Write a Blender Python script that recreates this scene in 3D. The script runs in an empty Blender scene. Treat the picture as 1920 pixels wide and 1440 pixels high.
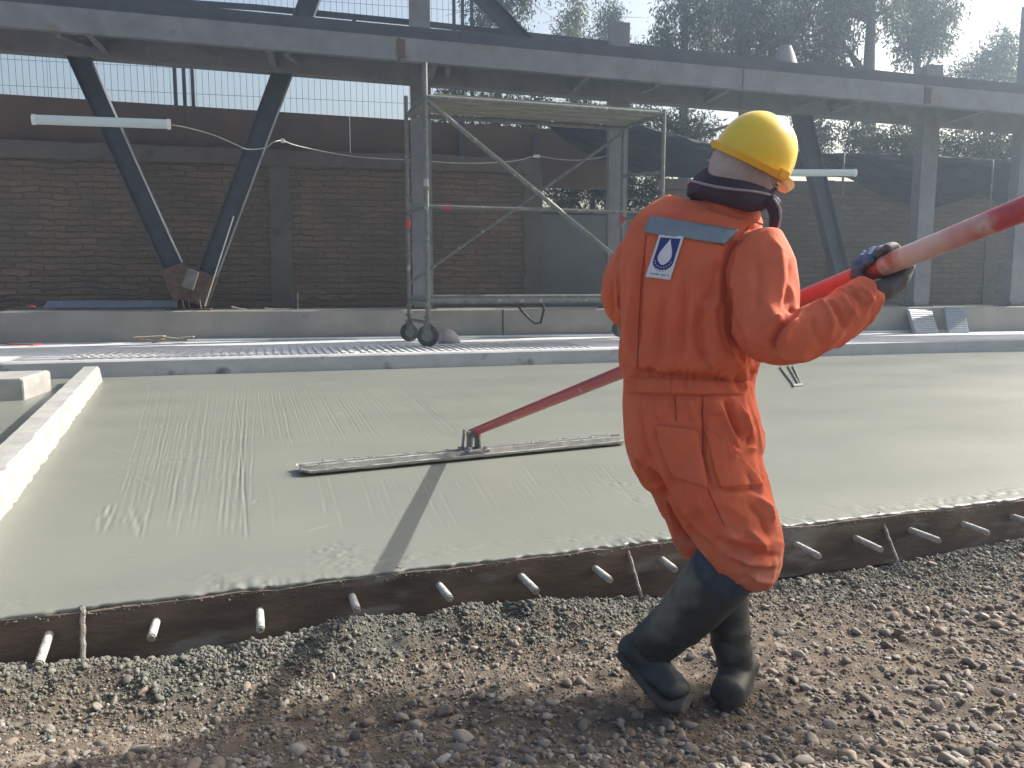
import bpy, bmesh, math, random
import numpy as np
from mathutils import Vector, Matrix, noise as mnoise
from mathutils.bvhtree import BVHTree
R = math.radians
random.seed(7); rng = np.random.default_rng(7)
SC = bpy.context.scene
COL = SC.collection

# ---------------------------------------------------------------- camera
CAM_H, PITCH, FPX = 1.215, R(6.84), 1500.0        # metres, radians, focal length in photo pixels (1920 wide)
cd = bpy.data.cameras.new('camera'); cam = bpy.data.objects.new('camera', cd); COL.objects.link(cam)
cam.location = (0, 0, CAM_H); cam.rotation_euler = (R(90) - PITCH, 0, 0)
cd.sensor_width = 36; cd.lens = FPX / 1920 * 36; cd.clip_end = 2000; cd.clip_start = .05
SC.camera = cam
# ---------------------------------------------------------------- sky, sun, exposure
SUN_AZ, SUN_EL = R(64), R(34.2)                      # azimuth from +Y towards +X
world = bpy.data.worlds.new('World'); SC.world = world; world.use_nodes = True
wn = world.node_tree; bg = wn.nodes['Background']
sky = wn.nodes.new('ShaderNodeTexSky'); sky.sky_type = 'NISHITA'; sky.sun_disc = False
sky.sun_elevation = SUN_EL; sky.sun_rotation = SUN_AZ; sky.dust_density = 6; sky.air_density = 1.3
wn.links.new(sky.outputs[0], bg.inputs[0]); bg.inputs[1].default_value = .12
sd = bpy.data.lights.new('sun', 'SUN'); sd.energy = 4.9; sd.angle = R(.53); sd.color = (1, .96, .90)
sun = bpy.data.objects.new('sun', sd); COL.objects.link(sun)
SDIR = Vector((math.sin(SUN_AZ) * math.cos(SUN_EL), math.cos(SUN_AZ) * math.cos(SUN_EL), math.sin(SUN_EL)))
sun.rotation_euler = SDIR.to_track_quat('Z', 'Y').to_euler(); sun.location = SDIR * 40
SC.view_settings.view_transform = 'Standard'; SC.view_settings.look = 'None'
SC.view_settings.exposure = .88; SC.view_settings.gamma = 1

# ---------------------------------------------------------------- helpers
def ray(px, py):
    a = (px - 960) / FPX; b = (720 - py) / FPX
    return Vector((a, math.cos(PITCH) + b * math.sin(PITCH), b * math.cos(PITCH) - math.sin(PITCH)))
EYE = Vector((0, 0, CAM_H))
def onz(px, py, z):
    r = ray(px, py); return EYE + r * ((z - CAM_H) / r.z)
def at(px, py, Y):
    r = ray(px, py); return EYE + r * (Y / r.y)
def pix(p):
    d = Vector(p) - EYE; f = d.y * math.cos(PITCH) - d.z * math.sin(PITCH)
    return 960 + FPX * d.x / f, 720 - FPX * (d.y * math.sin(PITCH) + d.z * math.cos(PITCH)) / f
def pixn(V):
    d = V - np.array(EYE); f = d[:, 1] * math.cos(PITCH) - d[:, 2] * math.sin(PITCH)
    return 960 + FPX * d[:, 0] / f, 720 - FPX * (d[:, 1] * math.sin(PITCH) + d[:, 2] * math.cos(PITCH)) / f
PAVE, SLAB, PLTH = .385, .20, .86
WA = onz(100, 642, PAVE); WB = onz(1900, 620, PAVE)        # foot of the long plinth
WU = (WB - WA); WU.z = 0; WU.normalize(); WN = Vector((-WU.y, WU.x, 0))
WANG = math.atan2(WU.y, WU.x)
def W(s, t, z): return Vector((WA.x, WA.y, 0)) + WU * s + WN * t + Vector((0, 0, z))
def onW(px, py, t):
    r = ray(px, py); p0 = W(0, t, 0); k = (p0 - EYE).dot(WN) / r.dot(WN); p = EYE + r * k
    return (p - W(0, 0, 0)).dot(WU), p.z
def Wp(px, py, t):
    s, z = onW(px, py, t); return W(s, t, z)
def frame(loc, ang=0): return Matrix.Translation(loc) @ Matrix.Rotation(ang, 4, 'Z')

def tag(o, label=None, cat=None, group=None, kind=None):
    if label: o['label'] = label
    if cat: o['category'] = cat
    if group: o['group'] = group
    if kind: o['kind'] = kind
    return o
def empty(name, loc, ang=0, **k):
    o = bpy.data.objects.new(name, None); COL.objects.link(o); o.matrix_world = frame(loc, ang)
    o.empty_display_size = .1; MW[o.name] = frame(loc, ang); return tag(o, **k)
MW = {}
def place(o, fr, parent=None):
    MW[o.name] = fr
    if parent is not None:
        o.parent = parent; o.matrix_basis = MW[parent.name].inverted() @ fr
    else: o.matrix_basis = fr
def link_mesh(name, V, F, m, parent=None, fr=None, smooth=False):
    """V are world coordinates."""
    if fr is None: fr = MW[parent.name] if parent is not None else Matrix.Identity(4)
    V = np.asarray(V, dtype=np.float64).reshape(-1, 3); inv = np.array(fr.inverted())
    V = V @ inv[:3, :3].T + inv[:3, 3]
    me = bpy.data.meshes.new(name)
    if isinstance(F, np.ndarray):
        n, k = F.shape
        me.vertices.add(len(V)); me.vertices.foreach_set('co', V.astype(np.float32).ravel())
        me.loops.add(n * k); me.loops.foreach_set('vertex_index', F.astype(np.int32).ravel())
        me.polygons.add(n); me.polygons.foreach_set('loop_start', np.arange(0, n * k, k, dtype=np.int32))
        me.polygons.foreach_set('loop_total', np.full(n, k, dtype=np.int32)); me.update(calc_edges=True)
    else:
        me.from_pydata([tuple(v) for v in V], [], F); me.update()
    if smooth: me.polygons.foreach_set('use_smooth', [True] * len(me.polygons))
    if m is not None: me.materials.append(m)
    o = bpy.data.objects.new(name, me); COL.objects.link(o); place(o, fr, parent); return o
def basis(d, up=(0, 0, 1)):
    d = Vector(d).normalized(); u = Vector(up)
    if abs(d.dot(u)) > .97: u = Vector((1, 0, 0))
    a = d.cross(u).normalized(); b = a.cross(d).normalized(); return d, a, b
class MB:
    def __init__(s): s.V = []; s.F = []
    def add(s, V, F):
        n = len(s.V); s.V += [Vector(v) for v in V]; s.F += [tuple(i + n for i in f) for f in F]; return s
    def box(s, c, ax, ay, az, hx, hy, hz):
        c = Vector(c); X = Vector(ax).normalized() * hx; Y = Vector(ay).normalized() * hy; Z = Vector(az).normalized() * hz
        P = [c + X * i + Y * j + Z * k for k in (-1, 1) for j in (-1, 1) for i in (-1, 1)]
        return s.add(P, [(0, 2, 3, 1), (4, 5, 7, 6), (0, 1, 5, 4), (2, 6, 7, 3), (0, 4, 6, 2), (1, 3, 7, 5)])
    def bar(s, p, q, w, h, up=(0, 0, 1)):
        """box from p to q, w sideways, h along up"""
        p, q = Vector(p), Vector(q); d, a, b = basis(q - p, up)
        return s.box((p + q) / 2, d, a, b, (q - p).length / 2, w / 2, h / 2)
    def wbox(s, s0, s1, t0, t1, z0, z1):
        return s.box(W((s0 + s1) / 2, (t0 + t1) / 2, (z0 + z1) / 2), WU, WN, (0, 0, 1), (s1 - s0) / 2, (t1 - t0) / 2, (z1 - z0) / 2)
    def ibeam(s, p, q, w, h, up=(0, 0, 1), tf=.018, tw=.012):
        p, q = Vector(p), Vector(q); d, a, b = basis(q - p, up); L = (q - p).length / 2; c = (p + q) / 2
        s.box(c + b * (h / 2 - tf / 2), d, a, b, L, w / 2, tf / 2); s.box(c - b * (h / 2 - tf / 2), d, a, b, L, w / 2, tf / 2)
        return s.box(c, d, a, b, L, tw / 2, h / 2 - tf)
    def tube(s, pts, r, n=10, caps=True):
        pts = [Vector(p) for p in pts]; rr = r if isinstance(r, (list, tuple)) else [r] * len(pts)
        V = []; F = []; a = None
        for i, p in enumerate(pts):
            d = (pts[min(i + 1, len(pts) - 1)] - pts[max(i - 1, 0)]).normalized()
            if a is None: _, a, _ = basis(d)
            a = (a - d * a.dot(d)).normalized(); b = d.cross(a)
            for k in range(n):
                t = 2 * math.pi * k / n; V.append(p + (a * math.cos(t) + b * math.sin(t)) * rr[i])
        for i in range(len(pts) - 1):
            for k in range(n):
                k2 = (k + 1) % n; F.append((i * n + k, i * n + k2, (i + 1) * n + k2, (i + 1) * n + k))
        if caps: F.append(tuple(range(n - 1, -1, -1))); m = (len(pts) - 1) * n; F.append(tuple(range(m, m + n)))
        return s.add(V, F)
    def rings(s, rings, caps=True):
        n = len(rings[0]); V = [p for r in rings for p in r]; F = []
        for i in range(len(rings) - 1):
            for k in range(n):
                k2 = (k + 1) % n; F.append((i * n + k, i * n + k2, (i + 1) * n + k2, (i + 1) * n + k))
        if caps: F.append(tuple(range(n - 1, -1, -1))); m = (len(rings) - 1) * n; F.append(tuple(range(m, m + n)))
        return s.add(V, F)
    def prism(s, poly, ext):
        n = len(poly); ext = Vector(ext); P = [Vector(p) for p in poly]
        F = [tuple(range(n)), tuple(range(2 * n - 1, n - 1, -1))] + [(i, i + n, (i + 1) % n + n, (i + 1) % n) for i in range(n)]
        return s.add(P + [p + ext for p in P], F)
    def build(s, name, m, parent=None, fr=None, smooth=False, bevel=0):
        o = link_mesh(name, [tuple(v) for v in s.V], s.F, m, parent, fr, smooth)
        bm = bmesh.new(); bm.from_mesh(o.data); bmesh.ops.recalc_face_normals(bm, faces=bm.faces)
        if bevel: bmesh.ops.bevel(bm, geom=list(bm.edges), offset=bevel, segments=2, affect='EDGES', clamp_overlap=True)
        bm.to_mesh(o.data); bm.free()
        if smooth: 
            o.data.polygons.foreach_set('use_smooth', [True] * len(o.data.polygons))
            try: o.data.set_sharp_from_angle(angle=R(50))
            except Exception: pass
        return o
def hsh(ix, iy, seed):
    n = (ix.astype(np.int64) * 374761393 + iy.astype(np.int64) * 668265263 + seed * 1442695041) & 0xffffffff
    n = ((n ^ (n >> 13)) * 1274126177) & 0xffffffff
    return ((n ^ (n >> 16)) & 0xffff) / 65535.0
def vnoise(x, y, seed=0):
    ix = np.floor(x); iy = np.floor(y); fx = x - ix; fy = y - iy
    fx = fx * fx * (3 - 2 * fx); fy = fy * fy * (3 - 2 * fy); ix = ix.astype(np.int64); iy = iy.astype(np.int64)
    a = hsh(ix, iy, seed); b = hsh(ix + 1, iy, seed); c = hsh(ix, iy + 1, seed); d = hsh(ix + 1, iy + 1, seed)
    return (a + (b - a) * fx) * (1 - fy) + (c + (d - c) * fx) * fy - .5
def fbm(x, y, seed=0, o=4):
    r = 0; a = 1
    for i in range(o): r = r + a * vnoise(x * 2 ** i, y * 2 ** i, seed + i); a *= .5
    return r

# ---------------------------------------------------------------- materials
def mat(name, c1, c2=None, scale=4, rough=.8, bump=.0, bscale=40, metal=0, detail=6, c3=None, s3=1.2, spots=.5, dist=.01, stretch=None, spec=None, trans=None, fold=None):
    """two colours mixed by noise, optional third in blotches, noise bump"""
    m = bpy.data.materials.new(name); m.use_nodes = True; nt = m.node_tree; N = nt.nodes; L = nt.links; b = N['Principled BSDF']
    b.inputs['Roughness'].default_value = rough; b.inputs['Metallic'].default_value = metal
    if spec is not None: b.inputs['Specular IOR Level'].default_value = spec
    tc = N.new('ShaderNodeTexCoord'); src = tc.outputs['Object']
    if stretch:
        mp = N.new('ShaderNodeMapping'); mp.inputs['Scale'].default_value = stretch; L.new(src, mp.inputs[0]); src = mp.outputs[0]
    c2 = c2 or tuple(x * .7 for x in c1)
    n = N.new('ShaderNodeTexNoise'); n.inputs['Scale'].default_value = scale; n.inputs['Detail'].default_value = detail; n.inputs['Roughness'].default_value = .62
    L.new(src, n.inputs['Vector'])
    r = N.new('ShaderNodeValToRGB'); r.color_ramp.elements[0].position = .32; r.color_ramp.elements[1].position = .68
    r.color_ramp.elements[0].color = (*c2, 1); r.color_ramp.elements[1].color = (*c1, 1); L.new(n.outputs['Fac'], r.inputs[0]); out = r.outputs[0]
    if c3:
        n3 = N.new('ShaderNodeTexNoise'); n3.inputs['Scale'].default_value = s3; n3.inputs['Detail'].default_value = 8; L.new(src, n3.inputs['Vector'])
        r3 = N.new('ShaderNodeValToRGB'); r3.color_ramp.elements[0].position = spots; r3.color_ramp.elements[1].position = min(spots + .1, 1); L.new(n3.outputs['Fac'], r3.inputs[0])
        mx = N.new('ShaderNodeMix'); mx.data_type = 'RGBA'; L.new(r3.outputs[0], mx.inputs['Factor']); L.new(out, mx.inputs['A']); mx.inputs['B'].default_value = (*c3, 1); out = mx.outputs['Result']
    L.new(out, b.inputs['Base Color'])
    if bump:
        nb = N.new('ShaderNodeTexNoise'); nb.inputs['Scale'].default_value = bscale; nb.inputs['Detail'].default_value = 8; nb.inputs['Roughness'].default_value = .65; L.new(src, nb.inputs['Vector'])
        bp = N.new('ShaderNodeBump'); bp.inputs['Strength'].default_value = bump; bp.inputs['Distance'].default_value = dist; L.new(nb.outputs['Fac'], bp.inputs['Height']); L.new(bp.outputs[0], b.inputs['Normal'])
    if fold:
        mp2 = N.new('ShaderNodeMapping'); mp2.inputs['Scale'].default_value = (1, 1, .45); L.new(tc.outputs['Object'], mp2.inputs[0])
        nf = N.new('ShaderNodeTexNoise'); nf.inputs['Scale'].default_value = fold; nf.inputs['Detail'].default_value = 3; nf.inputs['Distortion'].default_value = 1.2; L.new(mp2.outputs[0], nf.inputs['Vector'])
        b2 = N.new('ShaderNodeBump'); b2.inputs['Strength'].default_value = .6; b2.inputs['Distance'].default_value = .009; L.new(nf.outputs['Fac'], b2.inputs['Height'])
        if bump: L.new(b2.outputs[0], bp.inputs['Normal'])
        else: L.new(b2.outputs[0], b.inputs['Normal'])
    return m
M = {}
M['steel'] = mat('grey_painted_steel', (.235, .235, .245), (.165, .165, .175), 3, .6, .15, 20, c3=(.19, .155, .14), s3=2.4, spots=.58)
M['steel_dark'] = mat('dark_painted_steel', (.075, .08, .095), (.045, .05, .06), 3, .55, .15, 20)
M['rust'] = mat('rusty_steel', (.16, .10, .07), (.07, .05, .04), 12, .85, .3, 60)
M['galv'] = mat('dull_galvanised_tube', (.19, .195, .175), (.11, .115, .10), 9, .55, .2, 60, metal=.1, c3=(.36, .35, .31), s3=10, spots=.62)
M['pave'] = mat('light_concrete_paving', (.66, .66, .65), (.54, .54, .53), 2, .8, .3, 60)
M['curb'] = mat('cast_concrete_edge', (.42, .425, .43), (.32, .325, .335), 2.5, .75, .35, 50, c3=(.12, .13, .14), s3=2.6, spots=.60)
M['plinth'] = mat('cast_concrete_plinth', (.35, .325, .285), (.26, .245, .215), 1.6, .8, .35, 35, c3=(.16, .15, .14), s3=2.2, spots=.66)
M['kerb'] = mat('pale_new_concrete', (.37, .365, .34), (.26, .255, .235), 5, .8, .6, 60, c3=(.27, .26, .23), s3=9, spots=.61)
M['ledge'] = mat('weathered_concrete_band', (.16, .145, .125), (.12, .105, .09), 2.5, .9, .5, 30, c3=(.09, .08, .07), s3=3, spots=.6)
M['boards'] = mat('brown_precast_panels', (.145, .10, .077), (.10, .072, .058), 1.3, .85, .2, 25, stretch=(1, 1, .35))
M['gatepanel'] = mat('dull_grey_sheet', (.17, .185, .185), (.12, .13, .13), 1.2, .6, .05, 20)
M['white'] = mat('white_plastic', (.78, .80, .80), (.66, .68, .68), 6, .35)
M['diffuser'] = mat('ribbed_lamp_diffuser', (.62, .70, .70), (.5, .58, .58), 3, .25, .2, 80, stretch=(1, 40, 40))
M['wire'] = mat('pale_cable', (.45, .47, .43), (.35, .37, .33), 20, .6)
M['darkwire'] = mat('dark_mesh_wire', (.06, .065, .08), (.05, .05, .06), 20, .5)
M['net'] = mat('black_shade_net', (.028, .036, .052), (.014, .019, .03), 2, .85, .3, 90, stretch=(1, 1, 3))
M['form'] = mat('concrete_stained_timber', (.16, .115, .085), (.06, .047, .04), 3, .9, .5, 30, stretch=(.7, .7, 2.5), c3=(.20, .19, .165), s3=4, spots=.56)
M['dowel'] = mat('cement_splashed_white_dowel', (.55, .54, .49), (.24, .235, .21), 30, .7, .6, 120)
M['stake'] = mat('cement_splashed_steel_stake', (.42, .41, .37), (.16, .13, .11), 50, .8, .8, 160)
M['mag'] = mat('cement_smeared_metal', (.44, .44, .40), (.24, .24, .22), 14, .5, .6, 90, metal=.1)
M['bracket'] = mat('dull_metal_bracket', (.30, .29, .29), (.12, .11, .12), 30, .5, .5, 90, metal=.4)
M['red'] = mat('red_painted_pole', (.46, .065, .07), (.35, .055, .065), 12, .38, .15, 60, c3=(.50, .36, .33), s3=15, spots=.63, stretch=(1, 1, 1))
M['pink'] = mat('cement_scuffed_pale_pole', (.60, .50, .46), (.52, .28, .26), 14, .45, .3, 60, c3=(.40, .13, .11), s3=17, spots=.60)
M['orange'] = mat('orange_cotton_drill', (.70, .142, .062), (.60, .118, .054), 5, .85, .25, 420, c3=(.58, .17, .11), s3=3.2, spots=.64, fold=13)
M['orange_dust'] = mat('dusty_orange_cotton', (.70, .146, .065), (.61, .13, .062), 8, .88, .25, 420, fold=13)
M['stitch'] = mat('dark_orange_stitching', (.36, .05, .025), (.28, .04, .02), 8, .9)
M['tape'] = mat('grey_reflective_tape', (.23, .27, .29), (.17, .20, .225), 10, .38, .3, 60, metal=.3)
M['patch'] = mat('white_patch_cloth', (.70, .69, .76), (.60, .60, .68), 20, .8)
M['navy'] = mat('blue_print', (.03, .045, .21), (.022, .032, .14), 20, .8)
M['helmet'] = mat('yellow_helmet_shell', (.84, .58, .04), (.78, .52, .035), 6, .30, .04, 40, c3=(.62, .46, .12), s3=11, spots=.66)
M['brim'] = mat('yellow_helmet_brim', (.86, .50, .03), (.80, .44, .03), 6, .32)
M['scarf'] = mat('dark_purple_fleece', (.075, .045, .075), (.04, .028, .045), 14, .95, .5, 260)
M['piping'] = mat('pale_scarf_edging', (.42, .36, .42), (.30, .26, .30), 60, .9, .5, 300)
M['hood'] = mat('faded_pink_cotton_hood', (.56, .46, .43), (.34, .25, .25), 9, .9, .4, 200, c3=(.20, .12, .14), s3=8, spots=.62, fold=34)
M['skin'] = mat('skin', (.42, .22, .14), (.36, .18, .11), 12, .55, .1, 120)
M['glove'] = mat('grey_coated_glove', (.12, .115, .12), (.075, .075, .08), 20, .7, .4, 160)
M['glove_blue'] = mat('blue_knit_glove', (.11, .20, .36), (.07, .12, .24), 60, .9, .6, 260)
M['boot'] = mat('black_rubber_boot', (.046, .05, .052), (.030, .033, .036), 6, .6, .2, 50, c3=(.115, .11, .098), s3=5, spots=.52)
M['sole'] = mat('muddy_boot_sole', (.09, .085, .078), (.05, .048, .044), 16, .85, .6, 90)
M['denim'] = mat('blue_denim', (.055, .075, .11), (.03, .045, .07), 40, .9, .4, 240)
M['liner'] = mat('pale_boot_liner', (.55, .55, .56), (.4, .4, .42), 30, .7)
M['bark'] = mat('eucalyptus_bark', (.15, .13, .12), (.08, .07, .07), 3, .9, .5, 14, stretch=(1, 1, .2))
M['debris'] = mat('buff_cardboard', (.50, .43, .33), (.32, .26, .20), 9, .9)
M['bluesheet'] = mat('blue_grey_sheet_metal', (.16, .20, .26), (.11, .14, .19), 3, .5)
M['redplastic'] = mat('faded_red_plastic', (.48, .06, .07), (.36, .05, .055), 8, .5)
M['black'] = mat('black_rubber_strap', (.02, .02, .022), (.012, .012, .013), 8, .6)
M['rag'] = mat('grubby_white_sack', (.48, .42, .42), (.35, .30, .30), 14, .9, .5, 60)
M['grate'] = mat('grey_ribbed_plastic', (.40, .43, .46), (.33, .36, .39), 8, .5)
M['plankwood'] = mat('weathered_scaffold_plank', (.30, .28, .20), (.17, .16, .12), 6, .85, .4, 40, stretch=(.3, 3, 3))

def leafmat(name, a, b):
    m = bpy.data.materials.new(name); m.use_nodes = True; nt = m.node_tree; N = nt.nodes; L = nt.links; p = N['Principled BSDF']
    g = N.new('ShaderNodeNewGeometry'); r = N.new('ShaderNodeValToRGB'); r.color_ramp.elements[0].color = (*a, 1); r.color_ramp.elements[1].color = (*b, 1)
    L.new(g.outputs['Random Per Island'], r.inputs[0]); L.new(r.outputs[0], p.inputs['Base Color']); p.inputs['Roughness'].default_value = .55
    t = N.new('ShaderNodeBsdfTranslucent'); L.new(r.outputs[0], t.inputs[0]); mx = N.new('ShaderNodeMixShader'); mx.inputs[0].default_value = .3
    L.new(p.outputs[0], mx.inputs[1]); L.new(t.outputs[0], mx.inputs[2]); L.new(mx.outputs[0], N['Material Output'].inputs[0]); return m
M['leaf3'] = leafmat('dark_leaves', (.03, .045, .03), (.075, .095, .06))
M['leaf1'] = leafmat('blue_green_leaves', (.045, .075, .06), (.11, .15, .11))
M['leaf2'] = leafmat('olive_leaves', (.07, .09, .045), (.16, .18, .09))
def stonemat(name, cols, rough=.85):
    m = bpy.data.materials.new(name); m.use_nodes = True; nt = m.node_tree; N = nt.nodes; L = nt.links; p = N['Principled BSDF']
    g = N.new('ShaderNodeNewGeometry'); r = N.new('ShaderNodeValToRGB')
    e = r.color_ramp.elements; e[0].color = (*cols[0], 1); e[1].color = (*cols[-1], 1)
    for i, c in enumerate(cols[1:-1], 1): k = e.new(i / (len(cols) - 1)); k.color = (*c, 1)
    L.new(g.outputs['Random Per Island'], r.inputs[0])
    tc = N.new('ShaderNodeTexCoord'); n = N.new('ShaderNodeTexNoise'); n.inputs['Scale'].default_value = 60; n.inputs['Detail'].default_value = 5; L.new(tc.outputs['Object'], n.inputs['Vector'])
    mx = N.new('ShaderNodeMix'); mx.data_type = 'RGBA'; mx.blend_type = 'MULTIPLY'; mx.inputs['Factor'].default_value = .6
    rr = N.new('ShaderNodeMapRange'); rr.inputs['To Min'].default_value = .45; rr.inputs['To Max'].default_value = 1.35; L.new(n.outputs['Fac'], rr.inputs['Value'])
    L.new(r.outputs[0], mx.inputs['A']); L.new(rr.outputs[0], mx.inputs['B']); L.new(mx.outputs['Result'], p.inputs['Base Color']); p.inputs['Roughness'].default_value = rough
    bp = N.new('ShaderNodeBump'); bp.inputs['Strength'].default_value = .4; bp.inputs['Distance'].default_value = .004; L.new(n.outputs['Fac'], bp.inputs['Height']); L.new(bp.outputs[0], p.inputs['Normal']); return m
M['stone'] = stonemat('river_gravel', [(.13, .11, .09), (.22, .19, .155), (.17, .13, .10), (.36, .33, .29), (.10, .09, .08), (.25, .20, .155), (.19, .175, .155), (.14, .105, .08)])
M['spill'] = stonemat('cement_spill', [(.10, .10, .083), (.19, .19, .155), (.13, .13, .108)], .9)
M['earth'] = mat('gravelly_earth', (.165, .127, .090), (.095, .075, .058), 5, .95, 1, 110, c3=(.27, .225, .17), s3=14, spots=.56, dist=.012)
def earth_spill():
    m = M['earth']; nt = m.node_tree; N = nt.nodes; L = nt.links; p = N['Principled BSDF']; src = p.inputs['Base Color'].links[0].from_socket
    a0 = onz(0, 1150, .2); a1 = onz(1920, 930, .2); u = (a1 - a0); u.z = 0; u.normalize(); n = Vector((-u.y, u.x, 0))
    tc = N.new('ShaderNodeTexCoord'); dt = N.new('ShaderNodeVectorMath'); dt.operation = 'DOT_PRODUCT'; dt.inputs[1].default_value = n; L.new(tc.outputs['Object'], dt.inputs[0])
    nz = N.new('ShaderNodeTexNoise'); nz.inputs['Scale'].default_value = 3.2; nz.inputs['Detail'].default_value = 7; L.new(tc.outputs['Object'], nz.inputs['Vector'])
    ad = N.new('ShaderNodeMath'); ad.operation = 'MULTIPLY_ADD'; ad.inputs[1].default_value = .9; L.new(nz.outputs['Fac'], ad.inputs[0]); L.new(dt.outputs['Value'], ad.inputs[2])
    mr = N.new('ShaderNodeMapRange'); off = a0.dot(n); mr.inputs['From Min'].default_value = off - .35 + .45; mr.inputs['From Max'].default_value = off - .22 + .45; L.new(ad.outputs[0], mr.inputs['Value'])
    mx = N.new('ShaderNodeMix'); mx.data_type = 'RGBA'; L.new(mr.outputs[0], mx.inputs['Factor']); L.new(src, mx.inputs['A']); mx.inputs['B'].default_value = (.115, .115, .095, 1); L.new(mx.outputs['Result'], p.inputs['Base Color'])
earth_spill()
def dusty(m, z0, col):
    nt = m.node_tree; N = nt.nodes; L = nt.links; p = N['Principled BSDF']; src = p.inputs['Base Color'].links[0].from_socket; tc = N.new('ShaderNodeTexCoord'); sp = N.new('ShaderNodeSeparateXYZ'); L.new(tc.outputs['Object'], sp.inputs[0])
    n = N.new('ShaderNodeTexNoise'); n.inputs['Scale'].default_value = 7; n.inputs['Detail'].default_value = 8; n.inputs['Roughness'].default_value = .7; L.new(tc.outputs['Object'], n.inputs['Vector'])
    a = N.new('ShaderNodeMath'); a.operation = 'MULTIPLY_ADD'; a.inputs[1].default_value = -.35; L.new(sp.outputs[2], a.inputs[0]); L.new(n.outputs['Fac'], a.inputs[2])
    mr = N.new('ShaderNodeMapRange'); mr.inputs['From Min'].default_value = .56 - .35 * z0; mr.inputs['From Max'].default_value = .76 - .35 * z0; mr.inputs['To Max'].default_value = .7; L.new(a.outputs[0], mr.inputs['Value'])
    mx = N.new('ShaderNodeMix'); mx.data_type = 'RGBA'; L.new(mr.outputs[0], mx.inputs['Factor']); L.new(src, mx.inputs['A']); mx.inputs['B'].default_value = (*col, 1); L.new(mx.outputs['Result'], p.inputs['Base Color'])
dusty(M['orange'], .75, (.50, .26, .19)); dusty(M['boot'], .16, (.17, .16, .14))

def brickmat():
    m = bpy.data.materials.new('rough_adobe_brick'); m.use_nodes = True; nt = m.node_tree; N = nt.nodes; L = nt.links; p = N['Principled BSDF']
    tc = N.new('ShaderNodeTexCoord'); sp = N.new('ShaderNodeSeparateXYZ'); L.new(tc.outputs['Object'], sp.inputs[0])
    cb = N.new('ShaderNodeCombineXYZ'); L.new(sp.outputs[0], cb.inputs[0]); L.new(sp.outputs[2], cb.inputs[1])
    n = N.new('ShaderNodeTexNoise'); n.inputs['Scale'].default_value = 3.2; n.inputs['Detail'].default_value = 6; L.new(cb.outputs[0], n.inputs['Vector'])
    va = N.new('ShaderNodeVectorMath'); va.operation = 'MULTIPLY_ADD'; va.inputs[1].default_value = (.24, .11, 0); L.new(n.outputs['Color'], va.inputs[0]); L.new(cb.outputs[0], va.inputs[2])
    br = N.new('ShaderNodeTexBrick'); br.inputs['Scale'].default_value = 1; br.inputs['Brick Width'].default_value = .42; br.inputs['Row Height'].default_value = .105; br.inputs['Mortar Size'].default_value = .012; br.inputs['Mortar Smooth'].default_value = .6; br.inputs['Bias'].default_value = 0
    br.inputs['Color1'].default_value = (.24, .180, .132, 1); br.inputs['Color2'].default_value = (.195, .148, .112, 1); br.inputs['Mortar'].default_value = (.155, .122, .097, 1); L.new(va.outputs[0], br.inputs['Vector'])
    n2 = N.new('ShaderNodeTexNoise'); n2.inputs['Scale'].default_value = 1.1; n2.inputs['Detail'].default_value = 9; L.new(cb.outputs[0], n2.inputs['Vector'])
    r2 = N.new('ShaderNodeValToRGB'); r2.color_ramp.elements[0].position = .42; r2.color_ramp.elements[1].position = .62; L.new(n2.outputs['Fac'], r2.inputs[0])
    mx = N.new('ShaderNodeMix'); mx.data_type = 'RGBA'; mx.inputs['B'].default_value = (.13, .125, .11, 1); L.new(br.outputs['Color'], mx.inputs['A'])
    mm = N.new('ShaderNodeMath'); mm.operation = 'MULTIPLY'; mm.inputs[1].default_value = .5; L.new(r2.outputs[0], mm.inputs[0]); L.new(mm.outputs[0], mx.inputs['Factor']); L.new(mx.outputs['Result'], p.inputs['Base Color'])
    n3 = N.new('ShaderNodeTexNoise'); n3.inputs['Scale'].default_value = 8; n3.inputs['Detail'].default_value = 10; mp = N.new('ShaderNodeMapping'); mp.inputs['Scale'].default_value = (.55, 2.6, 1); L.new(va.outputs[0], mp.inputs[0]); L.new(mp.outputs[0], n3.inputs['Vector'])
    h = N.new('ShaderNodeMath'); h.operation = 'MULTIPLY_ADD'; h.inputs[1].default_value = -.28; L.new(br.outputs['Fac'], h.inputs[0]); L.new(n3.outputs['Fac'], h.inputs[2])
    bp = N.new('ShaderNodeBump'); bp.inputs['Strength'].default_value = 1; bp.inputs['Distance'].default_value = .07; L.new(h.outputs[0], bp.inputs['Height']); L.new(bp.outputs[0], p.inputs['Normal']); p.inputs['Roughness'].default_value = .95
    return m
M['brick'] = brickmat()
def wetmat():
    m = mat('wet_fresh_concrete', (.192, .199, .168), (.172, .179, .151), 1.1, .42, .12, 240, detail=4, dist=.004); nt = m.node_tree; N = nt.nodes; L = nt.links; p = N['Principled BSDF']
    n = N.new('ShaderNodeTexNoise'); n.inputs['Scale'].default_value = .9; n.inputs['Detail'].default_value = 5; tc = N.new('ShaderNodeTexCoord'); mp = N.new('ShaderNodeMapping'); mp.inputs['Scale'].default_value = (.5, 1.6, 1); L.new(tc.outputs['Object'], mp.inputs[0]); L.new(mp.outputs[0], n.inputs['Vector'])
    mr = N.new('ShaderNodeMapRange'); mr.inputs['To Min'].default_value = .26; mr.inputs['To Max'].default_value = .55; L.new(n.outputs['Fac'], mr.inputs['Value']); L.new(mr.outputs[0], p.inputs['Roughness'])
    return m
M['wet'] = wetmat()
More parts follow.
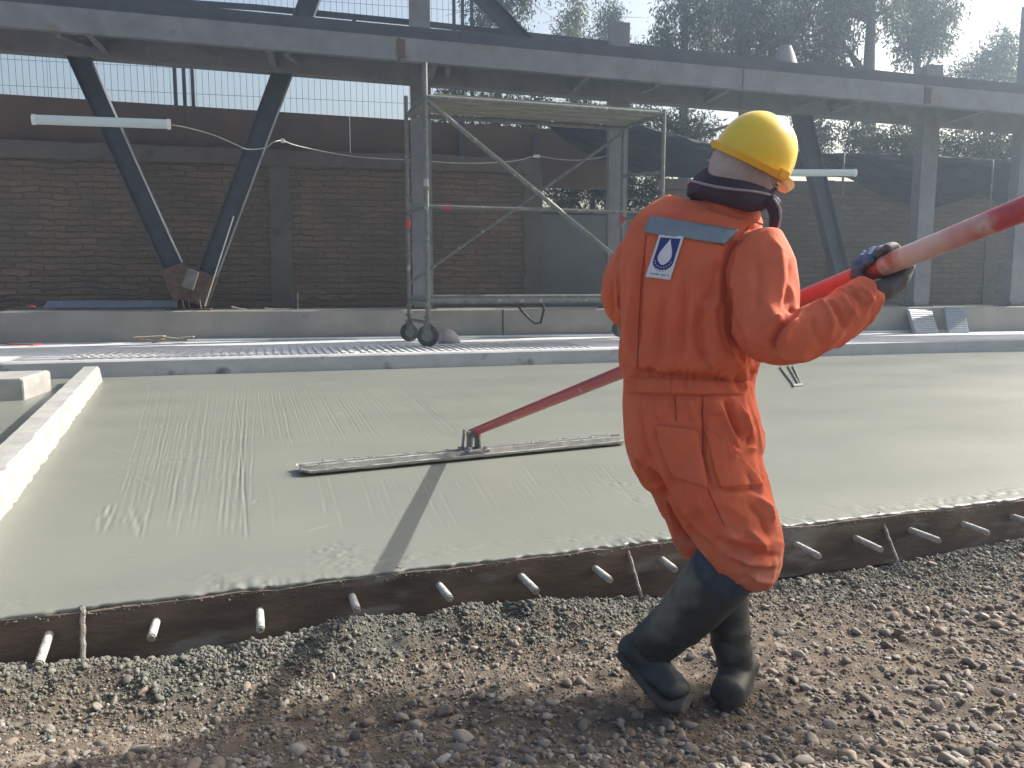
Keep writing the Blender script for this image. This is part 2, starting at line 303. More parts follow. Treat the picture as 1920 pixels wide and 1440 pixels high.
# ================================================================ SETTING
n0 = onz(0, 1150, SLAB); n1 = onz(1920, 930, SLAB)
SU = (n1 - n0); SU.z = 0; SU.normalize(); SN = Vector((-SU.y, SU.x, 0))        # along the form, and away from the camera
SANG = math.atan2(SU.y, SU.x)
def S(a, b, z=0): return Vector((n0.x, n0.y, 0)) + SU * a + SN * b + Vector((0, 0, z))
def toS(p): d = Vector(p) - S(0, 0); return d.dot(SU), d.dot(SN)

# ---- ground: one sheet to the horizon, fine near the camera
def ax(lo, hi, st, far, g=1.35):
    c = list(np.arange(lo, hi + 1e-6, st)); d = st
    while c[-1] < far: d *= g; c.append(c[-1] + d)
    d = st
    while c[0] > -far: d *= g; c.insert(0, c[0] - d)
    return np.array(c)
def ground_z(x, y):
    b = (x - n0.x) * SN.x + (y - n0.y) * SN.y
    near = np.exp(-((b + .19) / .15) ** 2)
    a = (x - n0.x) * SU.x + (y - n0.y) * SU.y
    z = .030 * fbm(x * 1.3, y * 1.3, 3) + .020 * fbm(x * 6, y * 6, 9) + .008 * fbm(x * 25, y * 25, 5) + .007 * vnoise(x * 70, y * 70, 55) * (.6 + np.exp(-((b + .25) / .25) ** 2))
    z = z + near * np.clip(.045 + .18 * fbm(a * 1.7, b * 1.2, 31), -.02, .13) * np.clip((3.4 - a) / 1.4, .1, 1) - .03 * np.exp(-((b + .02) / .07) ** 2)
    z = z + .42 * np.clip(2.12 - y, 0, 1.0) ** 1.3
    far = np.clip((np.hypot(x - .5, y - 2.5) - 5) / 5, 0, 1)
    return z * (1 - far) * np.clip((y + 3) / 3, 0, 1) - .01 * far
gx = ax(-2.7, 3.2, .0085, 450); gy = ax(1.15, 4.2, .0085, 450)
X, Y = np.meshgrid(gx, gy); Z = ground_z(X, Y); nx, ny = len(gx), len(gy)
I = np.arange(nx * ny).reshape(ny, nx); F = np.stack([I[:-1, :-1], I[:-1, 1:], I[1:, 1:], I[1:, :-1]], -1).reshape(-1, 4)
g = link_mesh('ground', np.stack([X, Y, Z], -1).reshape(-1, 3), F, M['earth'], smooth=True); tag(g, kind='structure')

# ---- gravel: angular stones strewn over the ground (nobody could count them)
def ico(sub):
    bm = bmesh.new(); bmesh.ops.create_icosphere(bm, subdivisions=sub, radius=1); bm.verts.ensure_lookup_table()
    V = np.array([v.co[:] for v in bm.verts]); Fa = np.array([[v.index for v in f.verts] for f in bm.faces]); bm.free(); return V, Fa
IV1, IF1 = ico(1); IV2, IF2 = ico(2)
def scatter(name, P, sz, m, fine, flat=.6, label=None, cat=None, seed=1, smooth=False):
    rg = np.random.default_rng(seed); n = len(P); IV, IF = (IV2, IF2) if fine else (IV1, IF1); k = len(IV)
    q = rg.normal(size=(n, 4)); q /= np.linalg.norm(q, axis=1)[:, None]; w, x, y, z = q.T
    Rm = np.stack([1 - 2 * (y * y + z * z), 2 * (x * y - z * w), 2 * (x * z + y * w), 2 * (x * y + z * w), 1 - 2 * (x * x + z * z), 2 * (y * z - x * w), 2 * (x * z - y * w), 2 * (y * z + x * w), 1 - 2 * (x * x + y * y)], -1).reshape(n, 3, 3)
    sc = np.stack([rg.uniform(.75, 1.35, n), rg.uniform(.6, 1, n), rg.uniform(.45, .85, n)], -1)
    base = IV[None] * sc[:, None, :]
    # cut each stone with a few random planes so it gets facets
    for _ in range(7):
        d = rg.normal(size=(n, 3)); d /= np.linalg.norm(d, axis=1)[:, None]; h = rg.uniform(.30, .75, n)
        e = np.einsum('nkj,nj->nk', base, d) - h[:, None]; base = base - np.clip(e, 0, None)[:, :, None] * d[:, None, :] * .92
    base = base * (1 + rg.normal(0, .035, (n, k))[:, :, None])
    V = np.einsum('nij,nkj->nki', Rm, base); V[:, :, 2] *= flat; V = V * sz[:, None, None] + P[:, None, :]
    Fx = (IF[None] + (np.arange(n) * k)[:, None, None]).reshape(-1, 3)
    o = link_mesh(name, V.reshape(-1, 3), Fx, m, smooth=smooth); tag(o, label, cat, kind='stuff'); return o
def gpts(n, seed, xlo=-2.6, xhi=3.4, ylo=1.05, yhi=4.3, dens=None):
    rg = np.random.default_rng(seed); x = rg.uniform(xlo, xhi, n); y = rg.uniform(ylo, yhi, n)
    b = (x - n0.x) * SN.x + (y - n0.y) * SN.y; k = (b < -.06) & (np.abs(x) < y * .72 + .15)
    if dens is not None: k &= rg.uniform(size=n) < dens(x, y)
    return x[k], y[k]
# stone size falls off towards the form: coarse heap at the camera's feet
def coarse(x, y):
    b = (x - n0.x) * SN.x + (y - n0.y) * SN.y
    d = np.clip(1.15 + .9 * (-b - 1.15) + .9 * fbm(x * .9 + 7, y * .9, 77), .06, 1)
    return d
x, y = gpts(40000, 11, dens=lambda x, y: coarse(x, y)); z = ground_z(x, y); s = np.random.default_rng(2).lognormal(math.log(.0078), .48, len(x)).clip(.003, .026)
scatter('gravel', np.stack([x, y, z + s * .12], -1), s, M['stone'], True, .75, 'loose grey and buff river gravel spread over the earth in front of the form', 'gravel', 3)
x, y = gpts(60000, 12, dens=lambda x, y: np.clip(1.3 - coarse(x, y) * .5, .3, 1)); z = ground_z(x, y); s = np.random.default_rng(4).lognormal(math.log(.0040), .40, len(x)).clip(.002, .010)
scatter('fine_grit', np.stack([x, y, z + s * .2], -1), s, M['stone'], False, .8, 'fine stony grit trodden into the brown earth between the larger stones', 'grit', 5)
x, y = gpts(1500, 13, dens=lambda x, y: coarse(x, y) ** 1.6); z = ground_z(x, y); s = np.random.default_rng(6).uniform(.013, .030, len(x))
scatter('large_pebbles', np.stack([x, y, z + s * .22], -1), s, M['stone'], True, .75, 'larger rounded pebbles lying among the gravel', 'pebbles', 7, True)
# crumbs of spilt cement along the foot of the form
rg = np.random.default_rng(21); n = 85000; a = rg.uniform(-1.2, 6.0, n); b = -.07 - np.abs(rg.normal(0, .22, n)); k = rg.uniform(size=n) < np.clip(.75 + 1.5 * fbm(a * 1.6, b * 2, 41), .12, 1) * np.where(a < 1.7, 1, .55); a, b = a[k], b[k]
xx = n0.x + SU.x * a + SN.x * b; yy = n0.y + SU.y * a + SN.y * b; s = rg.lognormal(math.log(.0036), .55, len(a)).clip(.0018, .018)
scatter('cement_crumbs', np.stack([xx, yy, ground_z(xx, yy) + s * .35], -1), s, M['spill'], False, .95, 'grey green crumbs of spilt cement heaped along the foot of the form', 'cement spill', 22)

# ---- the wet slab, with the float's drag marks in its surface
def slab():
    a = np.concatenate([np.arange(-12, -3.2, .4), np.arange(-3.2, 5.2, .0065), np.arange(5.2, 9, .05), np.arange(9, 40, .6)])
    b = np.concatenate([np.arange(0, .5, .009), np.arange(.5, 6.9, .014), np.arange(6.9, 12, .4)])
    A, B = np.meshgrid(a, b); Z = np.full(A.shape, SLAB) + .0016 * fbm(A * .8, B * .8, 4)
    Z += .0006 * fbm(A * 7, B * 3, 8)
    rg = np.random.default_rng(5)
    def stroke(p, q, w, amp, wob=.006, fade=True):
        pa, pb = toS(onz(*p, SLAB)); qa, qb = toS(onz(*q, SLAB)); L = math.hypot(qa - pa, qb - pb); ua, ub = (qa - pa) / L, (qb - pb) / L
        m = max(w * 5, .05); i0, i1 = np.searchsorted(a, [min(pa, qa) - m, max(pa, qa) + m]); j0, j1 = np.searchsorted(b, [min(pb, qb) - m, max(pb, qb) + m])
        if i1 <= i0 or j1 <= j0: return
        AA = A[j0:j1, i0:i1] - pa; BB = B[j0:j1, i0:i1] - pb; t = AA * ua + BB * ub; d = AA * ub - BB * ua
        d = d + wob * vnoise(t * 2.2, t * 0 + rg.uniform(0, 99), 7) * 2; k = np.clip(t / .12, 0, 1) * np.clip((L - t) / .12, 0, 1) if fade else ((t > 0) & (t < L))
        k = k * np.clip(.75 + vnoise(t * 5, t * 0 + rg.uniform(0, 99), 3), 0, 1.3)
        Z[j0:j1, i0:i1] += k * amp * (-np.exp(-(d / w) ** 2) + .75 * np.exp(-((d - 1.7 * w) / w) ** 2))
    for i in range(95):                     # left family, running towards the camera
        x0 = rg.uniform(285, 482); x1 = 205 + (x0 - 285) * 1.33; f0 = rg.uniform(0, .35) ** 1.2; f1 = rg.uniform(.55, 1)
        P = lambda f: (x0 + (x1 - x0) * f, 716 + 300 * f)
        stroke(P(f0), P(f1), rg.uniform(.0030, .0055), rg.uniform(.0006, .0020))
    for i in range(110):                     # right family, fanning out to the float
        x0 = rg.uniform(478, 830); k = (x0 - 478) / 352; sl = .10 + 1.45 * k; y1 = 838 - 30 * k; f0 = rg.uniform(0, .3); f1 = rg.uniform(.6, 1.05)
        P = lambda f: (x0 + sl * (y1 - 708) * f, 708 + (y1 - 708) * f)
        stroke(P(f0), P(f1), rg.uniform(.0030, .0055), rg.uniform(.0010, .0026))
    for i in range(40):                     # fainter, this side of the float
        x0 = rg.uniform(480, 1150); k = (x0 - 480) / 500; y0 = rg.uniform(885, 930) - 20 * k; l = rg.uniform(40, 130) * (1 - .35 * k)
        stroke((x0, y0), (x0 + l * (.1 + .6 * k), y0 + l), .006, rg.uniform(.0004, .0012))
    stroke((443, 752), (452, 805), .0045, .0035, .002); stroke((452, 803), (463, 1013), .0045, .0045, .002)
    stroke((305, 1017), (358, 1014), .008, .005); stroke((10, 1066), (75, 1057), .007, .004); stroke((190, 1042), (365, 1036), .007, .0022); stroke((560, 998), (625, 981), .010, -.006)
    for (p, q) in (((245, 792), (282, 797)), ((240, 805), (275, 815)), ((190, 833), (250, 855)), ((190, 876), (255, 892)), ((255, 888), (295, 918)), ((70, 892), (220, 893)), ((200, 945), (230, 948)), ((190, 906), (215, 910)),
                   ((1440, 735), (1560, 742)), ((1560, 790), (1700, 800)), ((1650, 860), (1790, 850)), ((1500, 900), (1600, 905)), ((1700, 760), (1860, 752)), ((1800, 820), (1915, 835)), ((1480, 830), (1570, 850))):
        stroke(p, q, .012, rg.uniform(.0012, .0028))
    for i in range(16): x0 = rg.uniform(180, 270); y0 = rg.uniform(955, 1005); stroke((x0 + 8, y0 - 22), (x0, y0 + rg.uniform(0, 14)), .008, .003)
    # pitted, unfinished strip along the form and a few rough patches
    e = np.clip(1 - B / .22, 0, 1) * np.clip(.6 + 2 * fbm(A * 3, B * 6, 12), 0, 1); Z += e * .009 * fbm(A * 34, B * 34, 15)
    for (px, py, r) in ((628, 1035, .10), (645, 1055, .08), (1205, 935, .13), (480, 940, .05), (350, 860, .22), (1160, 905, .1), (1500, 1000, .14), (1450, 985, .12), (300, 800, .1)):
        ca, cb = toS(onz(px, py, SLAB)); w = np.exp(-(((A - ca) ** 2 + (B - cb) ** 2) / r ** 2)); Z += w * .006 * fbm(A * 45, B * 45, 19) if r < .2 else w * .003 * fbm(A * 30, B * 30, 19)
    # ragged lip where the paste hangs over the board
    lip = .012 * vnoise(a * 9, a * 0, 2) + .010 * vnoise(a * 31, a * 0, 3); B2 = B.copy(); B2[0] += lip - .026; B2[1] += lip * .5 - .018; B2[2] -= .008
    Z[0] -= .003
    Px = n0.x + SU.x * A + SN.x * B2; Py = n0.y + SU.y * A + SN.y * B2; V = np.stack([Px, Py, Z], -1)
    n, mm = len(a), len(b); I = np.arange(n * mm).reshape(mm, n); F = np.stack([I[:-1, :-1], I[:-1, 1:], I[1:, 1:], I[1:, :-1]], -1).reshape(-1, 4)
    V = V.reshape(-1, 3); bot = V[:n].copy(); bot[:, 2] = SLAB - .016 + .006 * vnoise(a * 23, a * 0, 6); bot[:, 0] += SN.x * .004; bot[:, 1] += SN.y * .004
    q = np.arange(n - 1); F2 = np.stack([len(V) + q, len(V) + q + 1, q + 1, q], -1)
    o = link_mesh('wet_concrete_slab', np.vstack([V, bot]), np.vstack([F, F2]), M['wet'], fr=frame(S(0, 0, 0), SANG), smooth=True)
    tag(o, kind='structure')
slab()

# ---- pavement with ruled paving behind the slab, concrete edge
c0 = onz(200, 707, SLAB); c1 = onz(1920, 657, SLAB); CU = c1 - c0; CU.z = 0; CU.normalize(); CN = Vector((-CU.y, CU.x, 0)); CANG = math.atan2(CU.y, CU.x)
def K(s, t, z): return Vector((c0.x, c0.y, 0)) + CU * s + CN * t + Vector((0, 0, z))
mb = MB(); mb.box(K(10, 5.3, .17), CU, CN, (0, 0, 1), 30, 5.14, .21)
o = mb.build('pavement', M['pave'], fr=frame(K(0, 0, 0), CANG)); tag(o, kind='structure')
mb = MB(); s = -19.0; rg = np.random.default_rng(8)
prof = lambda s: [K(s, 0 + .004 * rg.normal(), -.02), K(s, .004 * rg.normal(), SLAB + .05), K(s, .003 * rg.normal() - .003, PAVE - .012), K(s, .014, PAVE + .003), K(s, .165, PAVE + .004), K(s, .165, -.02)]
rr = []
while s < 40: rr.append(prof(s)); s += .35
mb.rings(rr); o = mb.build('pavement_edge', M['curb'], fr=frame(K(0, 0, 0), CANG)); tag(o, kind='structure')
# ruled tiles: raised ribs across the walking strip
def pt(t0, t1, s0, s1, step, w, h):
    V = []; F = []; k = 0
    for s in np.arange(s0, s1, step):
        P = [K(s, t0, PAVE + .002), K(s + w, t0, PAVE + .002), K(s + w, t1, PAVE + .002), K(s, t1, PAVE + .002)]
        Q = [p + Vector((0, 0, h)) for p in P]; V += [tuple(p) for p in P + Q]; F += [(k + 4, k + 5, k + 6, k + 7), (k, k + 1, k + 5, k + 4), (k + 1, k + 2, k + 6, k + 5), (k + 2, k + 3, k + 7, k + 6), (k + 3, k, k + 4, k + 7)]; k += 8
    return V, F
sA = (onz(150, 672, PAVE) - K(0, 0, 0)).dot(CU)
for (a_, b_) in ((sA - .2, 2.9), (2.95, 6.2)):
    V, F = pt(.36, 1.50, a_, b_, .105, .05, .006); o = link_mesh('ribbed_paving', V, F, M['pave'], fr=frame(K(0, 0, 0), CANG)); tag(o, kind='structure')

# ---- left kerb beam and the low concrete block beyond it
kb0 = onz(0, 975, SLAB); kb1 = onz(188, 716, SLAB); KD = (kb1 - kb0); KD.z = 0; KL = KD.length; KD.normalize(); KR = Vector((KD.y, -KD.x, 0))
zt = .372
lt0 = onz(0, 828, zt); wid = abs((lt0 - kb0).dot(KR)); 
mb = MB(); rings = []; rg = np.random.default_rng(9)
for s in np.arange(-3.5, KL + .02, .06):
    b0 = kb0 + KD * s; z = lambda: .004 * rg.normal(); e = .006 * rg.normal(); f = .004 * rg.normal()
    wv = min(wid, .62)
    rings.append([b0 + Vector((0, 0, -.22)) - KR * -.0, b0 + KR * (.010 + e) + Vector((0, 0, .01 + z())), b0 + KR * f + Vector((0, 0, zt - SLAB - .02)), b0 - KR * (.02 + f) + Vector((0, 0, zt - SLAB)), b0 - KR * (wv - .02) + Vector((0, 0, zt - SLAB + z() * .3)), b0 - KR * wv + Vector((0, 0, zt - SLAB - .02)), b0 - KR * wv + Vector((0, 0, -.22))])
mb.rings(rings); o = mb.build('kerb_beam', M['kerb']); tag(o, 'pale cast concrete kerb beam bounding the wet slab on its left side', 'kerb')
kw = wv
p = onz(98, 728, .16); mb = MB()
top = .40; A0 = onz(94, 694, top); L0 = A0 - CU * 3.2
bl = [A0, A0 - CU * 3.2, A0 - CU * 3.2 - CN * .9 , A0 - CN * .75 - CU * .05]
mb = MB(); r0 = [Vector((q.x, q.y, .02)) for q in bl]; r1 = [Vector((q.x, q.y, top - .015)) for q in bl]; r2 = [Vector((q.x, q.y, top)) + (A0 - CU * 1.6 - CN * .4 - q).normalized() * .02 for q in bl]
mb.rings([r0, r1, r2]); o = mb.build('concrete_block', M['kerb'], bevel=.01); tag(o, 'low pale concrete block behind the kerb beam at the left edge, rough with aggregate', 'concrete block')
# gravel fill between the block and the kerb beam
fill = MB(); q0 = kb0 - KR * (kw + .002); P = [q0 + KD * -3.5, q0 + KD * (KL - .02), K(-5, -.01, .1), K(-5, -7.5, .1)]
P = [Vector((q.x, q.y, .10)) for q in P]; fill.add(P, [(0, 1, 2, 3)]); o = fill.build('path', M['earth']); tag(o, kind='structure')
rg = np.random.default_rng(33); n = 2600; cx = rg.uniform(-6.2, -1.5, n); cy = rg.uniform(3.4, 8.8, n)
d = (cx - q0.x) * KR.x + (cy - q0.y) * KR.y; k = (d < -.03) & (cx > -.66 * cy); cx, cy = cx[k], cy[k]; s = rg.uniform(.008, .03, len(cx)); 
scatter('rubble', np.stack([cx, cy, np.full(len(cx), .105)], -1), s, M['stone'], False, .8, 'loose stones on the strip of ground left of the kerb beam', 'rubble', 34)

# ---- timber form, stakes, dowels
mb = MB(); rg = np.random.default_rng(10); rings = []
for s in np.arange(-3, 26, .12):
    e = .0025 * rg.normal(); zt_ = SLAB - .012 + .003 * rg.normal()
    rings.append([S(s, -.036 + e, -.03), S(s, -.036 + e, .165), S(s, -.034 + e, zt_), S(s, -.003, zt_ + .002), S(s, -.003, -.03)])
mb.rings(rings); o = mb.build('formwork_board', M['form'], fr=frame(S(0, 0, 0), SANG)); tag(o, 'long dark timber form board holding the near edge of the wet slab', 'formwork')
# paste smeared along the top of the board
rg = np.random.default_rng(14); n = 2600; a = rg.uniform(-2, 9, n); zz = SLAB - .010 - np.abs(rg.normal(0, .010, n)); a = a[:]; b = -.040 + rg.uniform(-.002, .03, n) * (zz > SLAB - .012)
s = rg.lognormal(math.log(.0026), .45, n).clip(.001, .008); P = np.stack([n0.x + SU.x * a + SN.x * b, n0.y + SU.y * a + SN.y * b, zz], -1)
scatter('cement_drips', P, s, M['spill'], False, .9, 'ragged cement drips clinging along the top of the form board', 'cement drips', 15)
st = [((155, 1138), (156, 1266), 'upright stake nearest the left edge, its head caked in cement'), ((748, 1062), (757, 1168), 'twisted upright stake in the middle of the form board'), ((1173, 1016), (1206, 1130), 'leaning stake beside the raised boot of the worker'), ((1648, 960), (1686, 1060), 'leaning stake at the right end of the form board')]
for i, (p, q, lab) in enumerate(st):
    a0 = onz(q[0], q[1], 0.0); top = onz(p[0], p[1], SLAB + .002); root = empty('stake', a0, label=lab, cat='stake', group='steel stakes along the form')
    mb = MB(); n = 14; pts = [a0.lerp(top, (k - 1.5) / (n - 1.5)) + Vector((math.sin(k * 2.1) * .0015, 0, 0)) for k in range(n + 1)]
    r_ = [(.0085 if i == 0 else .0062) + .0014 * random.random() + (.003 if i in (1,) and k % 2 else 0) for k in range(n + 1)]
    mb.tube(pts, r_, 8); mb.build('rod', M['stake'], root)
    mb = MB()
    for k in range(9 if i < 2 else 5):
        c = top + Vector((random.uniform(-.012, .012), random.uniform(-.012, .006), random.uniform(-.028, .0))); v = [c + Vector((random.gauss(0, 1), random.gauss(0, 1), random.gauss(0, 1))).normalized() * random.uniform(.005, .010) for _ in range(14)]
        bm = bmesh.new(); [bm.verts.new(w) for w in v]; bmesh.ops.convex_hull(bm, input=bm.verts); bm.verts.ensure_lookup_table(); bm.verts.index_update(); used = [w.co.copy() for w in bm.verts]; mb.add(used, [tuple(w.index for w in f.verts) for f in bm.faces]); bm.free()
    mb.build('cement_crust', M['spill'], root)
dw = [((92, 1190), 'white dowel bent down just left of the leftmost stake'), ((293, 1165), 'second dowel from the left, just right of the left stake'), ((487, 1145), 'third dowel from the left, resting on cement crumbs'), ((660, 1118), 'fourth dowel from the left, just left of the twisted stake'), ((823, 1097), 'fifth dowel from the left, just right of the twisted stake'), ((977, 1080), 'sixth dowel from the left, in the deep shade of the form'), ((1115, 1065), 'seventh dowel from the left, just left of the leaning stake by the boot'), ((1240, 1048), 'white dowel half hidden by the knee of the boot'), ((1492, 1020), 'first dowel right of the orange trouser leg'), ((1603, 1008), 'second dowel right of the orange trouser leg, just before the right stake'), ((1705, 993), 'first dowel beyond the right stake'), ((1805, 982), 'second dowel beyond the right stake'), ((1897, 968), 'dowel cut off by the right edge of the photo')]
for i, ((px, py), lab) in enumerate(dw):
    r_ = ray(px, py); p0 = S(0, -.036); k = (p0 - EYE).dot(SN) / r_.dot(SN); p = EYE + r_ * k; dz = -.10 if i == 0 else -.03 * random.random()
    d = (-SN + SU * (random.uniform(-.05, .05)) + Vector((0, 0, dz * 2))).normalized()
    root = empty('dowel', p, label=lab, cat='dowel', group='dowels sticking out of the form')
    ln = .145 + random.uniform(-.03, .025)
    mb = MB(); mb.tube([p - d * .03, p + d * .004, p + d * ln * .5, p + d * ln], [.0135, .0135, .0138, .0132], 16); mb.build('sleeve', M['dowel'], root, smooth=True)
    mb = MB(); mb.tube([p + d * ln, p + d * (ln + .006)], .0095, 14); mb.build('bar_end', M['stake'], root)
# ================================================================ STRUCTURES BEHIND THE SLAB
def wbuild(mb, name, m, parent=None, o3=(0, 0, 0), **k): return mb.build(name, m, parent, fr=frame(W(*o3), WANG), **k)
TC, TW = .30, 1.40           # column line, wall line (behind the plinth's face)
# plinth
mb = MB(); rg = np.random.default_rng(40); rr = []
for s in np.arange(-6, 34, .5):
    e = lambda: .004 * rg.normal()
    rr.append([W(s, 0 + e(), PAVE - .1), W(s, e(), PLTH - .02), W(s, .018, PLTH), W(s, 1.3, PLTH), W(s, 1.3, PAVE - .1)])
mb.rings(rr); o = wbuild(mb, 'plinth', M['plinth']); tag(o, 'long low cast concrete plinth carrying the steel columns', 'plinth')
mb = MB(); 
for px in (943,): s, z = onW(px, 600, 0); mb.wbox(s - .008, s + .008, -.008, .01, PAVE, PLTH - .005)
wbuild(mb, 'joint', M['black'], o)
# pale metal channel along the foot of the plinth
s0_, _ = onW(352, 640, -.12); mb = MB(); mb.wbox(s0_, 16, -.15, -.10, PAVE + .002, PAVE + .035)
o = wbuild(mb, 'edge_strip', M['white'], bevel=.004); tag(o, 'thin pale strip lying along the foot of the plinth', 'edging strip')

# brick wall: in two lengths, with concrete frame
def zat(px, py, t): return onW(px, py, t)[1]
sL = -6.0; sG0 = onW(1012, 400, TW)[0]; sG1 = onW(1243, 400, TW)[0]
z_l = zat(0, 262, TW); z_r = zat(1000, 298, TW)
root = empty('brick_wall', W(sL, TW, 0), WANG, label='dark rough adobe brick wall with concrete bands behind the scaffold and the left braces', cat='wall')
def wall_grid(name, s0, s1, zb, zt0, zt1, m, parent, t=TW, step=.055, amp=.02, thick=.25):
    ss = np.arange(s0, s1 + 1e-6, step); nz = int((max(zt0, zt1) - zb) / .045); V = []; 
    S_, J = np.meshgrid(ss, np.arange(nz + 1)); zt_ = zt0 + (zt1 - zt0) * (S_ - s0) / (s1 - s0); Zz = zb + (zt_ - zb) * J / nz
    row = np.floor(Zz / .105); bx = S_ / .42 + (row % 2) * .5 + .3 * vnoise(S_ * .8, row * 1., 3)
    D = amp * (fbm(S_ * 2.2, Zz * 9, 51) + .3 * (hsh(np.floor(bx).astype(int), row.astype(int), 5) - .5)) - amp * .8 * (np.abs((Zz / .105) % 1 - .0) < .3)
    T = t + D; P = np.stack([WA.x + WU.x * S_ + WN.x * T, WA.y + WU.y * S_ + WN.y * T, Zz], -1); n = len(ss); P = P.reshape(-1, 3)
    I = np.arange(len(P)).reshape(nz + 1, n); F = np.stack([I[:-1, :-1], I[:-1, 1:], I[1:, 1:], I[1:, :-1]], -1).reshape(-1, 4)
    tl = P[-n:] + np.array(WN)[None] * thick; q = np.arange(n - 1); F2 = np.stack([I[-1, :-1], I[-1, 1:], len(P) + q + 1, len(P) + q], -1)
    bk = P[:n] + np.array(WN)[None] * thick; F3 = np.stack([len(P) + q + 1, len(P) + q, len(P) + n + q, len(P) + n + q + 1], -1)
    return link_mesh(name, np.vstack([P, tl, bk]), np.vstack([F, F2, F3]), m, parent, frame(W(0, 0, 0), WANG), True)
wall_grid('brickwork', sL, sG0, .3, z_l - .22, z_r - .2, M['brick'], root)
def band(mb, s0, s1, za0, za1, zb0, zb1, t0, t1):
    P = [W(s0, t0, za0), W(s0, t0, zb0), W(s0, t1, zb0), W(s0, t1, za0)]; Q = [W(s1, t0, za1), W(s1, t0, zb1), W(s1, t1, zb1), W(s1, t1, za1)]; mb.rings([P, Q]); return mb
mb = MB(); n = 40
for i in range(n):
    a, b = sL + (sG0 - sL) * i / n, sL + (sG0 - sL) * (i + 1) / n; f = lambda s: z_l + (z_r - z_l) * (s - sL) / (sG0 - sL); e = random.uniform(-.012, .012)
    band(mb, a, b - .002, f(a) - .27, f(b) - .27, f(a) + e, f(b) + e, TW - .055 + random.uniform(-.004, .004), TW + .27)
wbuild(mb, 'concrete_band', M['ledge'], root)
mb = MB()
for px, w in ((527, .38), (1000, .34)):
    s, z = onW(px, 450, TW - .05)
    for k in range(14): z0_, z1_ = .3 + 3.1 * k / 14, .3 + 3.1 * (k + 1) / 14; mb.wbox(s - w / 2 + random.uniform(-.02, .02), s + w / 2 + random.uniform(-.02, .02), TW - .035, TW + .1, z0_, z1_ - .001)
wbuild(mb, 'pillar', M['ledge'], root)
zr0, zr1 = zat(1250, 335, TW), zat(1920, 345, TW); s1_ = onW(1920, 400, TW)[0]; zr2 = zr0 + (zr1 - zr0) * (26 - sG1) / (s1_ - sG1)
root = empty('brick_wall', W(sG1, TW, 0), WANG, label='lower length of old brick wall under the black netting, right of the grey gate panel', cat='wall')
wall_grid('brickwork', sG1, 26, .3, zr0 - .16, zr2 - .16, M['brick'], root)
mb = MB(); 
for i in range(30):
    a, b = sG1 + (26 - sG1) * i / 30, sG1 + (26 - sG1) * (i + 1) / 30; f = lambda s: zr0 + (zr2 - zr0) * (s - sG1) / (26 - sG1); e = random.uniform(-.012, .012)
    band(mb, a, b - .002, f(a) - .2, f(b) - .2, f(a) + e, f(b) + e, TW - .045, TW + .27)
wbuild(mb, 'concrete_band', M['ledge'], root)
mb = MB()
for px, w in ((1262, .5), (1570, .3), (1862, .32)):
    s, z = onW(px, 450, TW - .05)
    for k in range(10): mb.wbox(s - w / 2 + random.uniform(-.02, .02), s + w / 2 + random.uniform(-.02, .02), TW - .035, TW + .1, .3 + .25 * k, .3 + .25 * (k + 1) - .001)
wbuild(mb, 'pillar', M['ledge'], root)
# upper brown panels
zu_l, zu_r = zat(0, 163, TW + .12), zat(1000, 240, TW + .12)
sR = onW(1170, 300, TW + .12)[0]; fu = lambda s: zu_l + (zu_r - zu_l) * (s - sL) / (sG0 - sL)
root = empty('upper_panel_wall', W(sL, TW + .12, z_l), WANG, label='brown upper wall of flat panels standing on the adobe wall under the bright sky gap', cat='wall')
edges = [sL] + [onW(p, 200, TW + .12)[0] for p in (-330, -60, 215, 345, 463, 655, 868, 1004)] + [sR]
for a, b in zip(edges[:-1], edges[1:]):
    mb = MB(); band(mb, a + .003, b - .003, z_r - .5, z_r - .5, fu(a), fu(b), TW + .12 + random.uniform(0, .012), TW + .2); wbuild(mb, 'panel', M['boards'], root)
for p in (865, 1004):
    s, z = onW(p, 250, TW + .05); mb = MB(); mb.wbox(s - .05, s + .05, TW - .02, TW + .105, z_r - .04, fu(s) + (.1 if p == 865 else -.12)); wbuild(mb, 'post', M['steel_dark'], root)
# grey gate panel in the gap
zg = zat(1080, 398, TW + .05); sg0, sg1 = sG0 + .01, onW(1160, 450, TW + .05)[0] + .9
root = empty('gate_panel', W(sg0, TW + .05, PLTH), WANG, label='plain grey sheet panel closing the gap in the wall behind the scaffold', cat='gate')
mb = MB(); mb.wbox(sg0, sG1 - .02, TW + .05, TW + .08, .3, zg - .05); wbuild(mb, 'sheet', M['gatepanel'], root)
mb = MB(); mb.wbox(sg0, sG1 - .02, TW + .035, TW + .095, zg - .05, zg); mb.wbox(sg0, sG1 - .02, TW + .045, TW + .085, zg + .26, zg + .29)
for s in (sg0 + .03, sg0 + 1.0, sG1 - .05): mb.wbox(s - .02, s + .02, TW + .04, TW + .09, zg, zg + .26)
wbuild(mb, 'frame', M['steel_dark'], root)
# dark bushy growth behind the gate gap comes with the trees

